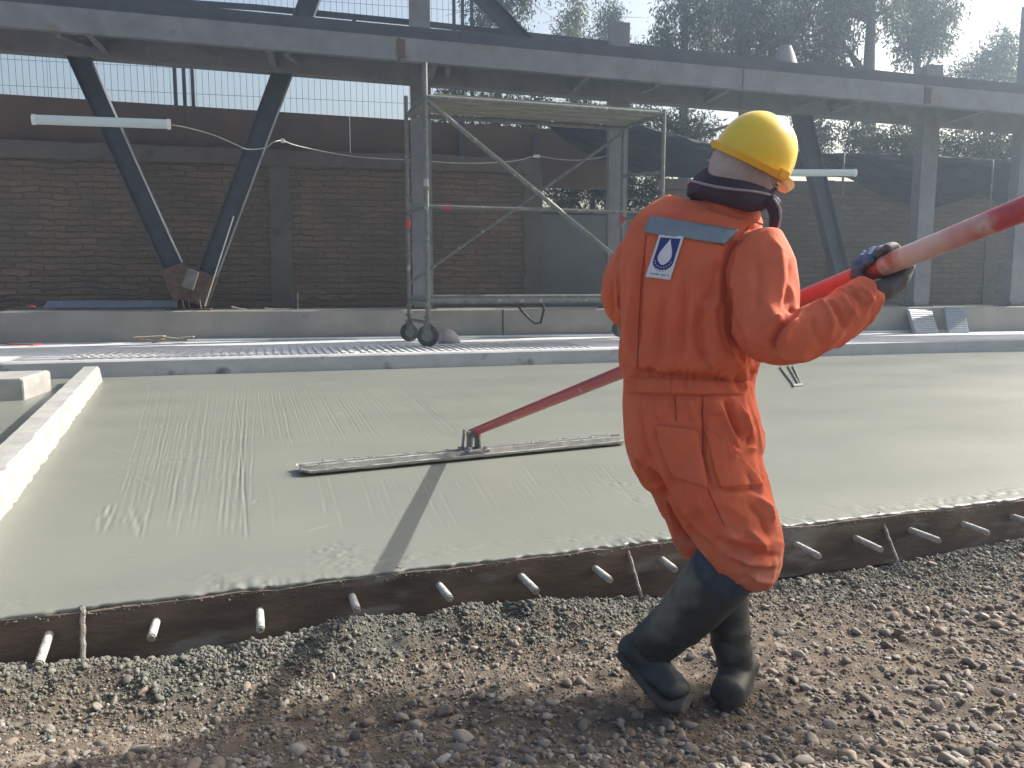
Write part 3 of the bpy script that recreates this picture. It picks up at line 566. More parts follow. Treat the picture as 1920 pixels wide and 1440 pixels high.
# fence panels standing on the wall
root = empty('mesh_fence', W(0, TW + .3, z_l), WANG, label='tall welded wire mesh fence on top of the brown wall, seen against the bright sky', cat='fence')
sF0, sF1 = -3.5, onW(893, 100, TW + .35)[0]; zf0, zf1 = z_l + .1, 7.6
pst = [onW(p, 150, TW + .35)[0] for p in (-330, 328, 345, 361, 852, 868, 885)]
for s in pst: mb = MB(); mb.wbox(s - .028, s + .028, TW + .32, TW + .38, zf0 - .6, zf1); wbuild(mb, 'post', M['steel_dark'], root)
mb = MB(); q = .0028
for s in np.arange(sF0, sF1, .105): mb.wbox(s - q, s + q, TW + .35 - q, TW + .35 + q, zf0 - .3, zf1)
for z in np.arange(zf0, zf1, .42): mb.wbox(sF0, sF1, TW + .343, TW + .343 + q, z - q, z + q)
wbuild(mb, 'wire_mesh', M['darkwire'], root)

# black netting hung over the wall on the right
def net(name, top, bot, t, lab, seed, nu=220, nv=46, amp=.07):
    u = np.linspace(0, 1, nu); tx = np.interp(u, np.linspace(0, 1, len(top)), [p[0] for p in top]); ty = np.interp(u, np.linspace(0, 1, len(top)), [p[1] for p in top])
    bx = np.interp(u, np.linspace(0, 1, len(bot)), [p[0] for p in bot]); by = np.interp(u, np.linspace(0, 1, len(bot)), [p[1] for p in bot]); V = []
    for j in range(nv):
        f = j / (nv - 1)
        for i in range(nu):
            s, z = onW(tx[i] * (1 - f) + bx[i] * f, ty[i] * (1 - f) + by[i] * f, t); s = float(s); z = float(z)
            V.append((s, f, z))
    V = np.array(V); sag = amp * (fbm(V[:, 0] * .9 + V[:, 1] * 1.4, V[:, 1] * 5 - V[:, 0] * .8, seed) + .5 * fbm(V[:, 0] * 2.5, V[:, 1] * 14 + V[:, 0], seed + 3))
    T = t + sag - .05; P = np.stack([WA.x + WU.x * V[:, 0] + WN.x * T, WA.y + WU.y * V[:, 0] + WN.y * T, V[:, 2]], -1)
    I = np.arange(nu * nv).reshape(nv, nu); F = np.stack([I[:-1, :-1], I[:-1, 1:], I[1:, 1:], I[1:, :-1]], -1).reshape(-1, 4)
    o = link_mesh(name, P, F, M['net'], fr=frame(W(0, 0, 0), WANG), smooth=True); md = o.modifiers.new('t', 'SOLIDIFY'); md.thickness = .006; tag(o, lab, 'netting', 'black nets hung on the back wall')
net('shade_net', [(1030, 238), (1120, 240), (1200, 236), (1330, 270), (1460, 285), (1580, 290)], [(1035, 246), (1090, 285), (1200, 330), (1290, 334), (1450, 330), (1592, 334)], TW - .02, 'dark netting hung behind the scaffold top and the yellow helmet', 61)
net('shade_net', [(1560, 288), (1640, 288), (1720, 292), (1780, 296), (1860, 300), (1990, 305)], [(1575, 330), (1640, 362), (1730, 394), (1830, 366), (1880, 385), (1990, 398)], TW - .12, 'dark netting sagging between posts above the right end of the brick wall', 67)
for px, py0, py1, lab in ((1580, 288, 345, 'short pale post in the netting above the right hand lamp'), (1857, 302, 372, 'short pale post in the netting near the right edge')):
    s, z0_ = onW(px, py1, TW - .22); z1_ = onW(px, py0, TW - .22)[1]; mb = MB(); mb.tube([W(s, TW - .22, z0_ - .25), W(s, TW - .22, z1_), W(s - .0, TW - .20, z1_ + .01)], .022, 8); o = mb.build('net_post', M['galv'], smooth=True); tag(o, lab, 'post', 'posts of the black netting')

# ---- steel columns on the plinth
zb0, zb1 = onW(0, 97, TC)[1], onW(1920, 250, TC)[1]; sb0, sb1 = onW(0, 97, TC)[0], onW(1920, 250, TC)[0]
ZB = lambda s: zb0 + (zb1 - zb0) * (s - sb0) / (sb1 - sb0)                     # underside of the walkway
cols = [(790, -60, 'grey steel column behind the left legs of the scaffold', .30), (1153, 46, 'grey steel column at the right end of the scaffold, left of the worker', .30), (1727, 124, 'grey steel column standing right of the gloved hand', .32), (1908, 8, 'grey steel column cut by the right edge of the photo', .30)]
for px, pyt, lab, w in cols:
    s, z = onW(px, 400, TC); zt = onW(px, pyt, TC)[1]; root = empty('steel_column', W(s, TC, PLTH), WANG, label=lab, cat='column', group='columns of the footbridge')
    mb = MB(); mb.ibeam(W(s, TC, PLTH + .02), W(s, TC, zt), .26, w - .04, up=(WU.x, WU.y, 0)); wbuild(mb, 'shaft', M['steel'], root)
    mb = MB(); mb.wbox(s - .17, s + .17, TC - .149, TC - .131, PLTH + .03, zt); wbuild(mb, 'face_plate', M['steel'], root)
    mb = MB(); mb.wbox(s - .22, s + .22, TC - .2, TC + .2, PLTH, PLTH + .022); wbuild(mb, 'base_plate', M['rust'], root)
    mb = MB(); [mb.tube([W(s + i * .17, TC - .165, PLTH + .02), W(s + i * .17, TC - .165, PLTH + .08)], .012, 8) for i in (-1, 1)]; wbuild(mb, 'anchor_bolts', M['rust'], root)
# ---- diagonal braces
br = [((352, 560), (118, 40), 'left leg of the dark steel V behind the left lamp'), ((368, 572), (592, -30), 'right leg of the dark steel V, leaning to the right'), ((1590, 572), (1490, 165), 'dark steel diagonal brace between the worker and the right column'), ((1000, 95), (880, -30), 'dark steel diagonal rising above the deck left of the small trees')]
for i, (p, q, lab) in enumerate(br):
    a, b = Wp(*p, TC), Wp(*q, TC); root = empty('steel_brace', a, WANG, label=lab, cat='brace', group='diagonal braces of the footbridge')
    mb = MB(); w = .32 if i < 3 else .25; d = (b - a).normalized(); side = d.cross(WN).normalized()
    mb.ibeam(a, b, .2, w * .92, up=side); wbuild(mb, 'beam', M['steel_dark'], root)
    if i < 2: mb = MB(); mb.bar(a - WN * .112 + d * .02, a - WN * .112 + d * .55, .02, w + .05, up=side); wbuild(mb, 'gusset', M['rust'], root)
s, z = onW(358, 580, TC); root = empty('brace_foot', W(s, TC, PLTH), WANG, label='rusty bolted foot plate where the two V braces meet on the plinth', cat='foot plate')
mb = MB(); mb.wbox(s - .33, s + .33, TC - .2, TC + .2, PLTH, PLTH + .03); mb.wbox(s - .2, s + .2, TC - .012, TC + .012, PLTH + .03, PLTH + .42); mb.wbox(s - .012, s + .012, TC - .14, TC + .14, PLTH + .03, PLTH + .36); wbuild(mb, 'plate', M['rust'], root)
for px in (345, 377):
    ss_, _ = onW(px, 575, TC - .17); mb = MB(); mb.tube([W(ss_, TC - .17, PLTH + .03), W(ss_ - .02, TC - .17, PLTH + .17)], .012, 8); wbuild(mb, 'anchor_bolt', M['galv'], root)
a = Wp(357, 524, TC - .3); mb = MB(); mb.box(a, (WU + Vector((0, 0, -.35))), WN, Vector((0, 0, 1)) + WU * .35, .085, .06, .15); o = mb.build('steel_offcut', M['galv'], fr=frame(a, WANG), bevel=.006); tag(o, 'short pale steel offcut stood up in the crook of the V braces', 'offcut')
for (p, q) in (((384, 574), (438, 405)),):
    a, b = Wp(p[0], p[1], TC - .25), Wp(q[0], q[1], TC - .25); mb = MB(); mb.tube([a, b], .011, 8); o = mb.build('steel_rod', M['wire']); tag(o, 'thin pale rod leaning against the right leg of the V brace', 'rod')
# ---- footbridge / walkway on the columns
root = empty('footbridge', W(0, TC, ZB(0)), WANG, label='long grey painted steel footbridge crossing the whole width above the wall', cat='footbridge')
SA, SB = -7, 30; GH = .36
def girder(t, zoff, h, w, name, m, inv=False, segs=None):
    for (a, b) in segs or ((SA, SB),):
        mb = MB(); mb.ibeam(W(a, t, ZB(a) + zoff + h / 2), W(b, t, ZB(b) + zoff + h / 2), w, h, tf=.02); wbuild(mb, name, m, root)
girder(TC, 0, .34, .22, 'rear_girder', M['steel'])
mb = MB(); band(mb, SA, SB, ZB(SA) + .004, ZB(SB) + .004, ZB(SA) + .335, ZB(SB) + .335, TC - .122, TC - .112); wbuild(mb, 'rear_girder_face', M['steel'], root)
TF = -.95
zf_ = [onW(0, 43, TF)[1] - ZB(onW(0, 43, TF)[0]), onW(1920, 217, TF)[1] - ZB(onW(1920, 217, TF)[0])]; zo = sum(zf_) / 2
tp_ = [onW(0, 2, TF)[1] - ZB(onW(0, 2, TF)[0]), onW(1920, 176, TF)[1] - ZB(onW(1920, 176, TF)[0])]; HT = sum(tp_) / 2 - zo
# front channel: smooth face towards the camera with small lips
for (a, b) in ((SA, onW(748, 80, TF)[0] - .01), (onW(748, 80, TF)[0] + .01, onW(1733, 190, TF)[0] - .01), (onW(1733, 190, TF)[0] + .01, SB)):
    mb = MB(); f = lambda s: ZB(s) + zo
    for (t0, t1, z0_, z1_) in ((TF, TF + .012, .0, HT), (TF + .0125, TF + .11, 0, .014), (TF + .0125, TF + .11, HT - .014, HT)): band(mb, a, b, f(a) + z0_, f(b) + z0_, f(a) + z1_, f(b) + z1_, t0, t1)
    wbuild(mb, 'front_channel', M['steel'], root)
for px in (752, 1745):
    s = onW(px, 90, TF)[0]; mb = MB(); mb.wbox(s - .06, s + .06, TF - .014, TF - .002, ZB(s) + zo + .03, ZB(s) + zo + HT - .03); wbuild(mb, 'splice_plate', M['rust'], root)
for px in (1395,):
    s = onW(px, 90, TF)[0]; mb = MB(); mb.wbox(s - .012, s + .012, TF - .006, TF - .001, ZB(s) + zo + .004, ZB(s) + zo + HT - .004); wbuild(mb, 'weld_seam', M['rust'], root)
# deck plate and the dark upstand edge
mb = MB(); f = lambda s: ZB(s) + zo + HT; band(mb, SA, SB, f(SA) + .002, f(SB) + .002, f(SA) + .035, f(SB) + .035, TF + .02, TC + .2); wbuild(mb, 'deck_plate', M['steel_dark'], root)
mb = MB(); band(mb, SA, SB, f(SA) + .037, f(SB) + .037, f(SA) + .20, f(SB) + .20, TF + .10, TF + .13); wbuild(mb, 'toe_plate', M['steel_dark'], root)
for k, s in enumerate(np.arange(-6.4, 29, 2.45)):
    mb = MB(); z = ZB(s) + zo + .06; mb.ibeam(W(s, TF + .115, z + .08), W(s, TC - .112, z + .05), .10, .16); wbuild(mb, 'cross_beam', M['steel'], root)
for px in (112, 537, 838, 1230, 1545, 1610):
    s = onW(px, 80, TF + .2)[0]; mb = MB(); mb.bar(W(s, TF + .13, ZB(s) + zo - .01), W(s + .12, TC - .13, ZB(s) + .16), .07, .07); wbuild(mb, 'bracket', M['steel'], root)
# handrail behind the deck
mb = MB(); zr = lambda s: ZB(s) + .78
P = [(300, 2), (480, 14), (770, 42), (1140, 82), (1475, 118), (1740, 147), (1930, 168)]; pts = [Wp(x_, y_, TC + .3) for x_, y_ in P]; e0 = pts[0] + (pts[0] - pts[1]) * 2; e1 = pts[-1] + (pts[-1] - pts[-2]) * 6
rp = [e0] + pts + [e1]
for a, b in zip(rp[:-1], rp[1:]): mb.bar(a, b, .05, .085)
wbuild(mb, 'handrail', M['steel_dark'], root)
for px in (665, 958, 1060, 1215, 1290, 1395, 1540, 1655, 1790): 
    mb = MB(); s = onW(px, 90, TC + .3)[0]; j = np.interp(px, [p[0] for p in P], [p[1] for p in P]); a = Wp(px, j, TC + .3); mb.wbox(s - .03, s + .03, TC + .27, TC + .33, a.z - .7, a.z); wbuild(mb, 'rail_post', M['steel_dark'], root)
# draped grey bundle on the deck
mb = MB(); base = [Wp(1443, 128, TC + .1), Wp(1498, 133, TC + .1)]; c = (base[0] + base[1]) / 2; hw = (base[1] - base[0]).length / 2; zt = Wp(1470, 86, TC + .1).z; rings = []
for f_ in np.linspace(0, 1, 9):
    w_ = hw * (1 - .62 * f_ ** 1.4); rings.append([c + WU * (w_ * math.cos(a) * (1 + .05 * math.sin(3 * a + f_ * 4))) + WN * (.16 * (1 - .5 * f_) * math.sin(a)) + Vector((0, 0, (zt - c.z + .1) * f_ - .1)) for a in np.linspace(0, 2 * math.pi, 20, endpoint=False)])
mb.rings(rings); o = mb.build('tarp_bundle', M['steel'], smooth=True); tag(o, 'grey tarpaulin bundle standing on the footbridge above the helmet', 'tarpaulin')

# ---- fluorescent lamps under the footbridge
def lamp(pa, pb, h_px, lab, cable):
    a, b = Wp(*pa, TF), Wp(*pb, TF); d = (b - a).normalized(); up = WN.cross(d).normalized(); 
    if up.z < 0: up = -up
    L = (b - a).length; hh = h_px / FPX * a.y / 2; c = (a + b) / 2
    root = empty('strip_lamp', c, WANG, label=lab, cat='lamp', group='unlit strip lamps hung under the footbridge')
    prof = [(math.cos(t) * hh * .62, math.sin(t) * hh * .92) for t in np.linspace(0, 2 * math.pi, 18, endpoint=False)]
    mb = MB(); mb.rings([[c + d * x + WN * u + up * v for u, v in prof] for x in (-L / 2 + .03, L / 2 - .03)]); wbuild(mb, 'diffuser', M['diffuser'], root, smooth=True)
    for sx in (-1, 1):
        mb = MB(); mb.rings([[c + d * x * sx + WN * u * 1.1 + up * v * 1.1 for u, v in prof] for x in (L / 2 - .032, L / 2 + .012)]); wbuild(mb, 'end_cap', M['white'], root, smooth=True)
    mb = MB(); mb.box(c + up * hh * .2 + WN * hh * .72, d, WN, up, L / 2 - .02, hh * .2, hh * .75); wbuild(mb, 'backing_tray', M['white'], root)
    for x in (-L / 2 + .2, L / 2 - .2): mb = MB(); p = c + d * x; s_ = (p - W(0, 0, 0)).dot(WU); mb.tube([p + up * hh * .9 + WN * hh * .6, W(s_, TF + .07, ZB(s_) + zo)], .0022, 5); wbuild(mb, 'hanging_wire', M['darkwire'], root)
lamp((62, 224), (318, 233), 19, 'long white strip lamp hung in front of the left leg of the V brace', None)
lamp((1452, 324), (1604, 324), 14, 'white strip lamp hung behind the yellow helmet', None)
cab = [(318, 234, TF), (350, 239, TF + .1), (400, 253, -.5), (440, 270, -.1), (464, 280, 0), (497, 277, .05), (512, 267, .0), (530, 264, .2), (560, 274, .8), (640, 290, 1.2), (705, 297, 1.2), (770, 300, 1.15), (860, 306, 1.1), (930, 305, 1.1), (975, 300, 1.15), (1005, 293, 1.2), (1050, 299, 1.2), (1090, 300, 1.15), (1130, 294, 1.0), (1165, 283, .5)]
mb = MB(); pts = [Wp(*c_) for c_ in cab]
sm = []
for i in range(len(pts) - 1):
    p0, p1, p2, p3 = pts[max(i - 1, 0)], pts[i], pts[i + 1], pts[min(i + 2, len(pts) - 1)]
    for k in range(6): t = k / 6; sm.append(.5 * ((2 * p1) + (p2 - p0) * t + (2 * p0 - 5 * p1 + 4 * p2 - p3) * t * t + (3 * p1 - p0 - 3 * p2 + p3) * t ** 3))
sm.append(pts[-1]); mb.tube(sm, .009, 7); o = mb.build('cable', M['wire'], smooth=True); tag(o, 'thin pale cable looping from the left lamp along the back wall', 'cable')
mb = MB(); p = Wp(1006, 293, 1.17); mb.box(p, WU, WN, (0, 0, 1), .06, .02, .025); mb.build('cable_tie', M['white'], o)
p = Wp(530, 264, .18); mb = MB(); mb.box(p, WU, WN, (0, 0, 1), .03, .03, .03); mb.build('clip', M['white'], o, bevel=.005)

# ---- mobile scaffold tower
nl = onz(803, 650, PAVE); fl = onz(768, 640, PAVE); 
def vert(px_b, base): return base
dirL = CU.copy(); k = None
# near right leg: along CU from the near left leg until it reaches px 1232
def along(p, d, px):
    lo, hi = 0, 12
    for _ in range(50):
        m_ = (lo + hi) / 2
        if pix(p + d * m_)[0] < px: lo = m_
        else: hi = m_
    return p + d * lo
nr = along(nl, dirL, 1236); fr_ = along(fl, dirL, 1163)
def zfor(p, py):
    r = ray(pix(p)[0], py); return CAM_H + r.z * (p.y / r.y)
root = empty('scaffold_tower', (nl + fr_) / 2, CANG, label='wheeled tubular steel scaffold tower standing on the pavement behind the worker', cat='scaffold')
zt_n = zfor(nl, 118); zd = zfor(nl, 182)
legs = [(nl, zt_n), (fl, zfor(fl, 180)), (nr, zd + .06), (fr_, zd + .02)]
for p, zt in legs:
    mb = MB(); mb.tube([p + Vector((0, 0, .22)), Vector((p.x, p.y, zt))], .036 if p is nl else .030, 12)
    for z in (.55, 1.35, 2.2): mb.tube([p + Vector((0, 0, z)), p + Vector((0, 0, z + .03))], .055, 10)
    mb.build('standard', M['galv'], root, smooth=True)
    mb = MB(); mb.tube([p + Vector((0, 0, .17)), p + Vector((0, 0, .42))], .022, 10); mb.tube([p + Vector((0, 0, .40)), p + Vector((0, 0, .43))], .06, 10); mb.build('jack', M['galv'], root, smooth=True)
    big = p is nl; r_ = .155 if p in (nl, nr) else .145
    mb = MB(); ax_ = WN * .86 + WU * .3 if p is nl else WN; ax_ = ax_.normalized(); c = p + Vector((0, 0, r_)); 
    rr = [];
    for w_, q_ in ((-.045, .86), (-.03, 1), (.03, 1), (.045, .86)): 
        _, a_, b_ = basis(ax_); rr.append([c + ax_ * w_ + (a_ * math.cos(t) + b_ * math.sin(t)) * r_ * q_ for t in np.linspace(0, 2 * math.pi, 28, endpoint=False)])
    mb.rings(rr); w = mb.build('castor_wheel', M['boot'], root, smooth=True)
    mb = MB(); mb.tube([c - ax_ * .055, c + ax_ * .055], r_ * .52, 16); mb.build('hub', M['galv'], w)
    mb = MB(); _, a_, b_ = basis(ax_)
    for sx in (-.062, .062): mb.bar(c + ax_ * sx, c + ax_ * sx + Vector((0, 0, r_ + .03)), .012, .09, up=a_)
    mb.box(c + Vector((0, 0, r_ + .03)), ax_, a_, b_, .075, .06, .012); mb.build('fork', M['galv'], root)
Vz = lambda p, z: Vector((p.x, p.y, z))
def tb(a, b, r, name): mb = MB(); mb.tube([a, b], r, 10); return mb.build(name, M['galv'], root, smooth=True)
zb = zfor(nl, 565); zm = zfor(nl, 386)
tb(Vz(nl, zb), Vz(nr, zb), .040, 'ledger'); tb(Vz(fl, zb + .05), Vz(fr_, zb + .05), .034, 'ledger'); tb(Vz(nl, zm), Vz(nr, zm), .017, 'ledger'); tb(Vz(fl, zm + .12), Vz(fr_, zm + .12), .034, 'ledger')
tb(Vz(nl, zd), Vz(nr, zd), .036, 'ledger'); tb(Vz(fl, zd), Vz(fr_, zd), .036, 'ledger')
for z in (zb, zb - .30, zm, zd): tb(Vz(nl, z), Vz(fl, z), .024, 'transom'); tb(Vz(nr, z), Vz(fr_, z), .024, 'transom')
tb(Vz(nr, zfor(nr, 323)), Vz(fr_, zfor(fr_, 330)), .026, 'transom')
tb(Vz(nl, zd - .03), Vz(nr, zb + .1) , .034, 'diagonal_brace'); tb(Vz(fr_, zd - .06), Vz(fl, zb + .25), .026, 'diagonal_brace')
for i, t in enumerate(np.linspace(.14, .86, 4)):
    mb = MB(); a = Vz(nl.lerp(fl, t), zd + .055) + dirL * .15; b = Vz(nr.lerp(fr_, t), zd + .055); mb.bar(a, b, .21, .045); mb.build('plank', M['plankwood'], root, bevel=.004)
for p, z in ((fl, zfor(fl, 420)), (fr_, zfor(fr_, 412)), (nl, zfor(nl, 345))):
    mb = MB(); mb.tube([Vz(p, z - .07), Vz(p, z + .07)], .042 if p is not nl else .038, 12); mb.build('paint_mark', M['redplastic'] if p is not nl else M['rag'], root, smooth=True)
mb = MB(); p = Vz(nl, zm + .1) + dirL * .52 + WN * .0; q = Vz(fl, zm + .12).lerp(Vz(fr_, zm + .12), .17); mb.tube([q - dirL * .07, q + dirL * .07], .052, 12); mb.build('red_tape', M['redplastic'], root, smooth=True)
lp = Wp(1002, 580, -.35); mb = MB(); pts = [Wp(x_, y_, -.35) for x_, y_ in ((968, 570), (985, 590), (1003, 607), (1014, 605), (1020, 580), (1017, 568))]; mb.tube(pts, .022, 8); o = mb.build('hanging_strap', M['black'], smooth=True); tag(o, 'black rubber strap looped over the bottom rail of the scaffold', 'strap')
p = onz(842, 643, PAVE); rings = []
for f_ in np.linspace(0, 1, 9): w_ = math.sin(math.pi * (f_ * .93 + .05)) ** .6; rings.append([p + WU * ((f_ - .5) * .34) + WN * (.14 * w_ * math.cos(a)) + Vector((0, 0, .10 * w_ + .12 * w_ * math.sin(a) * (1 + .1 * math.sin(5 * f_ + a)))) for a in np.linspace(0, 2 * math.pi, 16, endpoint=False)])
mb = MB(); mb.rings(rings); o = mb.build('sack', M['rag'], smooth=True); tag(o, 'small grubby white sack slumped beside the scaffold wheel', 'sack')

# ---- ribbed grates leaning on the plinth
for (bl_, br_, tl_, tr_, lab) in (((1716, 625), (1760, 624), (1703, 580), (1747, 580), 'pale ribbed plastic grate leaning steeply on the plinth, the left one of two'), ((1778, 624), (1817, 624), (1771, 576), (1810, 576), 'pale ribbed plastic grate stood upright on the plinth, the right one of two')):
    a, b = onz(*bl_, PAVE), onz(*br_, PAVE); w = (b - a).length; tt = -.035; A_ = Wp(*tl_, tt); B_ = A_ + (b - a); hgt = (A_ - a).length; up = (A_ - a).normalized(); u = (b - a).normalized(); nn = u.cross(up).normalized()
    if nn.y > 0: nn = -nn
    root = empty('drain_grate', (a + b) / 2, WANG, label=lab, cat='grate', group='two ribbed grates leaning on the plinth')
    mb = MB(); mb.box((a + b) / 2 + up * hgt / 2 + nn * -.03, u, up, nn, w / 2, hgt / 2, .03); wbuild(mb, 'panel', M['grate'], root)
    mb = MB()
    for z in np.arange(.03, hgt - .01, .045): mb.box((a + b) / 2 + up * z + nn * .006, u, up, nn, w / 2 - .01, .012, .006)
    wbuild(mb, 'ribs', M['grate'], root)

# ---- odds and ends on the plinth and pavement
a, b = Wp(85, 572, TC + .3), Wp(333, 571, TC + .3); mb = MB(); c = (a + b) / 2; mb.box(Vector((c.x, c.y, PLTH + .09)), (b - a), WN + Vector((0, 0, .5)), Vector((0, 0, 1)) - WN * .5, (b - a).length / 2, .12, .012); o = mb.build('sheet_offcut', M['bluesheet'], fr=frame(c, WANG)); tag(o, 'long blue grey sheet metal offcut lying on the plinth left of the V brace', 'metal sheet')
def junk(name, m, pts, t, r, lab, cat, z=None):
    P = [Wp(x_, y_, t) if z is None else onz(x_, y_, z) for x_, y_ in pts]; mb = MB(); mb.tube(P, r, 7); o = mb.build(name, m, smooth=True); tag(o, lab, cat); return o
junk('threaded_rod', M['galv'], [(558, 581), (558, 550)], TC - .1, .010, 'short threaded rod standing up from the plinth between the V brace and the scaffold', 'rod')
junk('red_hose', M['redplastic'], [(-10, 643), (25, 646), (62, 647), (78, 645)], 0, .010, 'faded red hose end lying on the pavement at the left edge', 'hose', PAVE + .02)
junk('batten', M['debris'], [(496, 578), (515, 580), (548, 580)], .1, .012, 'thin pale batten lying along the top of the plinth', 'batten')
junk('stick', M['debris'], [(434, 575), (450, 579), (462, 580)], .1, .010, 'short pale stick on the plinth right of the V brace', 'stick')
junk('bent_rebar', M['rust'], [(0, 583), (30, 576), (60, 577), (100, 580), (180, 579)], .12, .010, 'thin rusty bar lying on the plinth at the left', 'steel bar')
junk('red_rag', M['redplastic'], [(50, 576), (58, 573), (66, 576)], .2, .014, 'small red rag on the plinth at the far left', 'rag')
rg = np.random.default_rng(70); p = onz(316, 642, PAVE)
mb = MB()
for i in range(7): mb.box(p + WU * rg.uniform(-.35, .3) + WN * rg.uniform(-.12, .12) + Vector((0, 0, .02 + .012 * i)), WU + WN * rg.uniform(-.6, .6) + Vector((0, 0, rg.uniform(-.12, .12))), WN - WU * rg.uniform(-.3, .3), (0, 0, 1), rg.uniform(.08, .26), rg.uniform(.03, .08), .006)
o = mb.build('cardboard_scraps', M['debris'], fr=frame(p)); tag(o, 'torn flat cardboard scraps at the foot of the plinth near the left', 'cardboard')
p = onz(1482, 722, SLAB); mb = MB(); 
for f0, f1 in (((1463, 688), (1490, 724)), ((1478, 686), (1499, 722)), ((1487, 686), (1503, 722))): mb.tube([onz(*f0, SLAB + .012), onz(*f1, SLAB + .010)], .012, 6)
mb.tube([onz(1486, 724, SLAB + .012), onz(1504, 722, SLAB + .012)], .02, 8)
o = mb.build('hand_screed', M['galv'], fr=frame(p)); tag(o, 'small pale hand screed lying on the wet slab beyond the worker\'s elbow', 'screed')

# ---- trees beyond the wall
def tree(name, lab, Y, trunk, blobs, m, n, seed, lsz=.14, droop=.75, cat='tree', tw=.16, group='eucalyptus trees beyond the wall'):
    rg = np.random.default_rng(seed); sc = Y / FPX
    base = at(trunk[0][0], trunk[0][1], Y); base.z = 0; root = empty(name, base, label=lab, cat=cat, group=group)
    pts = [base] + [at(x_, y_, Y) for x_, y_ in trunk]
    mb = MB(); mb.tube(pts, [tw * (1 - .75 * i / (len(pts) - 1)) for i in range(len(pts))], 10)
    cen = [at(b_[0], b_[1], Y) + Vector((0, (b_[4] if len(b_) > 4 else 0), 0)) for b_ in blobs]
    for c in cen:                                        # limbs from the trunk out to each clump
        j = min(range(1, len(pts)), key=lambda i: (pts[i] - c).length + (0 if pts[i].z < c.z else 5)); p = pts[j]; mid = p.lerp(c, .5) + Vector((0, 0, .15 * (c - p).length)); r0 = tw * .35; mb.tube([p, mid, c], [r0, r0 * .6, r0 * .2], 6)
        for _ in range(5):
            e = c + Vector(rg.normal(size=3)) * .5; mb.tube([mid.lerp(c, .6), e], [r0 * .25, r0 * .08], 4)
    mb.build('trunk', M['bark'], root, smooth=True)
    A = np.array([b_[2] * b_[3] for b_ in blobs], float); cnt = (A / A.sum() * n).astype(int); P = []
    for b_, c, k in zip(blobs, cen, cnt):
        rx, rz = b_[2] * sc, b_[3] * sc; ry = (rx + rz) * .42; ncl = max(6, k // 55)     # leaves gathered in sprays
        d = rg.normal(size=(ncl, 3)); d /= np.linalg.norm(d, axis=1)[:, None]; rad = rg.uniform(0, 1, ncl) ** .45 * rg.uniform(.8, 1.12, ncl); cl = d * rad[:, None] * np.array([rx, ry, rz])
        idx = rg.integers(0, ncl, k); q = cl[idx] + rg.normal(size=(k, 3)) * np.array([.15, .15, .25]) * lsz / .14; P.append(q + np.array(c))
    P = np.concatenate(P); k = len(P); ln = lsz * rg.uniform(.6, 1.35, k); wd = ln * rg.uniform(.2, .36, k)
    d = rg.normal(size=(k, 3)); d[:, 2] -= droop * 1.6; d /= np.linalg.norm(d, axis=1)[:, None]; s_ = np.cross(d, rg.normal(size=(k, 3))); s_ /= np.linalg.norm(s_, axis=1)[:, None]
    V = np.stack([P, P + d * (ln * .45)[:, None] + s_ * wd[:, None] / 2, P + d * ln[:, None], P + d * (ln * .45)[:, None] - s_ * wd[:, None] / 2], 1).reshape(-1, 3)
    F = np.arange(4 * k).reshape(-1, 4); link_mesh('crown', V, F, m, root)
E1, E2 = M['leaf1'], M['leaf2']
tree('eucalyptus_tree', 'drooping dark tree just right of the wire mesh fence, cut by the top edge', 24, [(930, 300), (935, 150), (940, 20), (945, -90)], [(925, 70, 34, 75), (955, 20, 40, 50), (990, -10, 40, 30), (900, 10, 26, 60), (940, -60, 60, 50)], E1, 7000, 101)
tree('eucalyptus_tree', 'small pale tree standing left of the column stub, the first of a pair', 28, [(1075, 300), (1078, 150), (1080, 60)], [(1075, 75, 30, 55), (1062, 110, 30, 35), (1095, 105, 34, 36), (1080, 20, 20, 40), (1110, 130, 28, 25), (1045, 140, 24, 22)], E2, 7000, 102)
tree('eucalyptus_tree', 'slim pale tree directly behind the column stub', 29, [(1140, 300), (1143, 160), (1148, 70)], [(1140, 50, 26, 42), (1155, 25, 24, 28), (1128, 90, 22, 25), (1185, 105, 22, 30), (1150, 120, 30, 30)], E1, 4200, 103)
tree('eucalyptus_tree', 'tall tree with a straight dark trunk at the left end of the thick foliage', 23, [(1282, 330), (1283, 160), (1284, 40), (1285, -120)], [(1245, 60, 30, 70), (1262, 120, 36, 40), (1300, 30, 34, 60), (1335, 90, 34, 70), (1290, -40, 60, 50), (1235, 100, 18, 40), (1350, 10, 40, 60)], E1, 11000, 104, tw=.2)
tree('eucalyptus_tree', 'broad dense tree rising straight above the helmet', 21.5, [(1395, 330), (1392, 160), (1390, 20), (1390, -120)], [(1385, 60, 46, 70), (1415, 20, 44, 60), (1375, 120, 40, 40), (1440, 80, 40, 55), (1470, 20, 40, 60), (1450, -40, 60, 50), (1480, 90, 24, 40)], E1, 12500, 105, tw=.17)
tree('eucalyptus_tree', 'tall tree with a thick dark trunk above the gloved hand', 20, [(1630, 330), (1628, 160), (1633, 40), (1640, -130)], [(1545, 60, 38, 80), (1580, 20, 46, 50), (1520, 110, 26, 40), (1560, 120, 26, 40), (1600, -30, 70, 40), (1660, 20, 40, 30), (1500, 30, 30, 60), (1590, 95, 14, 26)], E1, 10500, 106, tw=.24)
tree('eucalyptus_tree', 'leafy tree hanging right of the thick trunk, beside the bright sun glare', 22, [(1715, 330), (1718, 180), (1722, 60), (1730, -100)], [(1728, 60, 46, 48), (1750, 20, 44, 50), (1710, 85, 34, 34), (1765, 75, 26, 30), (1700, 20, 34, 40), (1740, -50, 56, 40)], E1, 9500, 107)
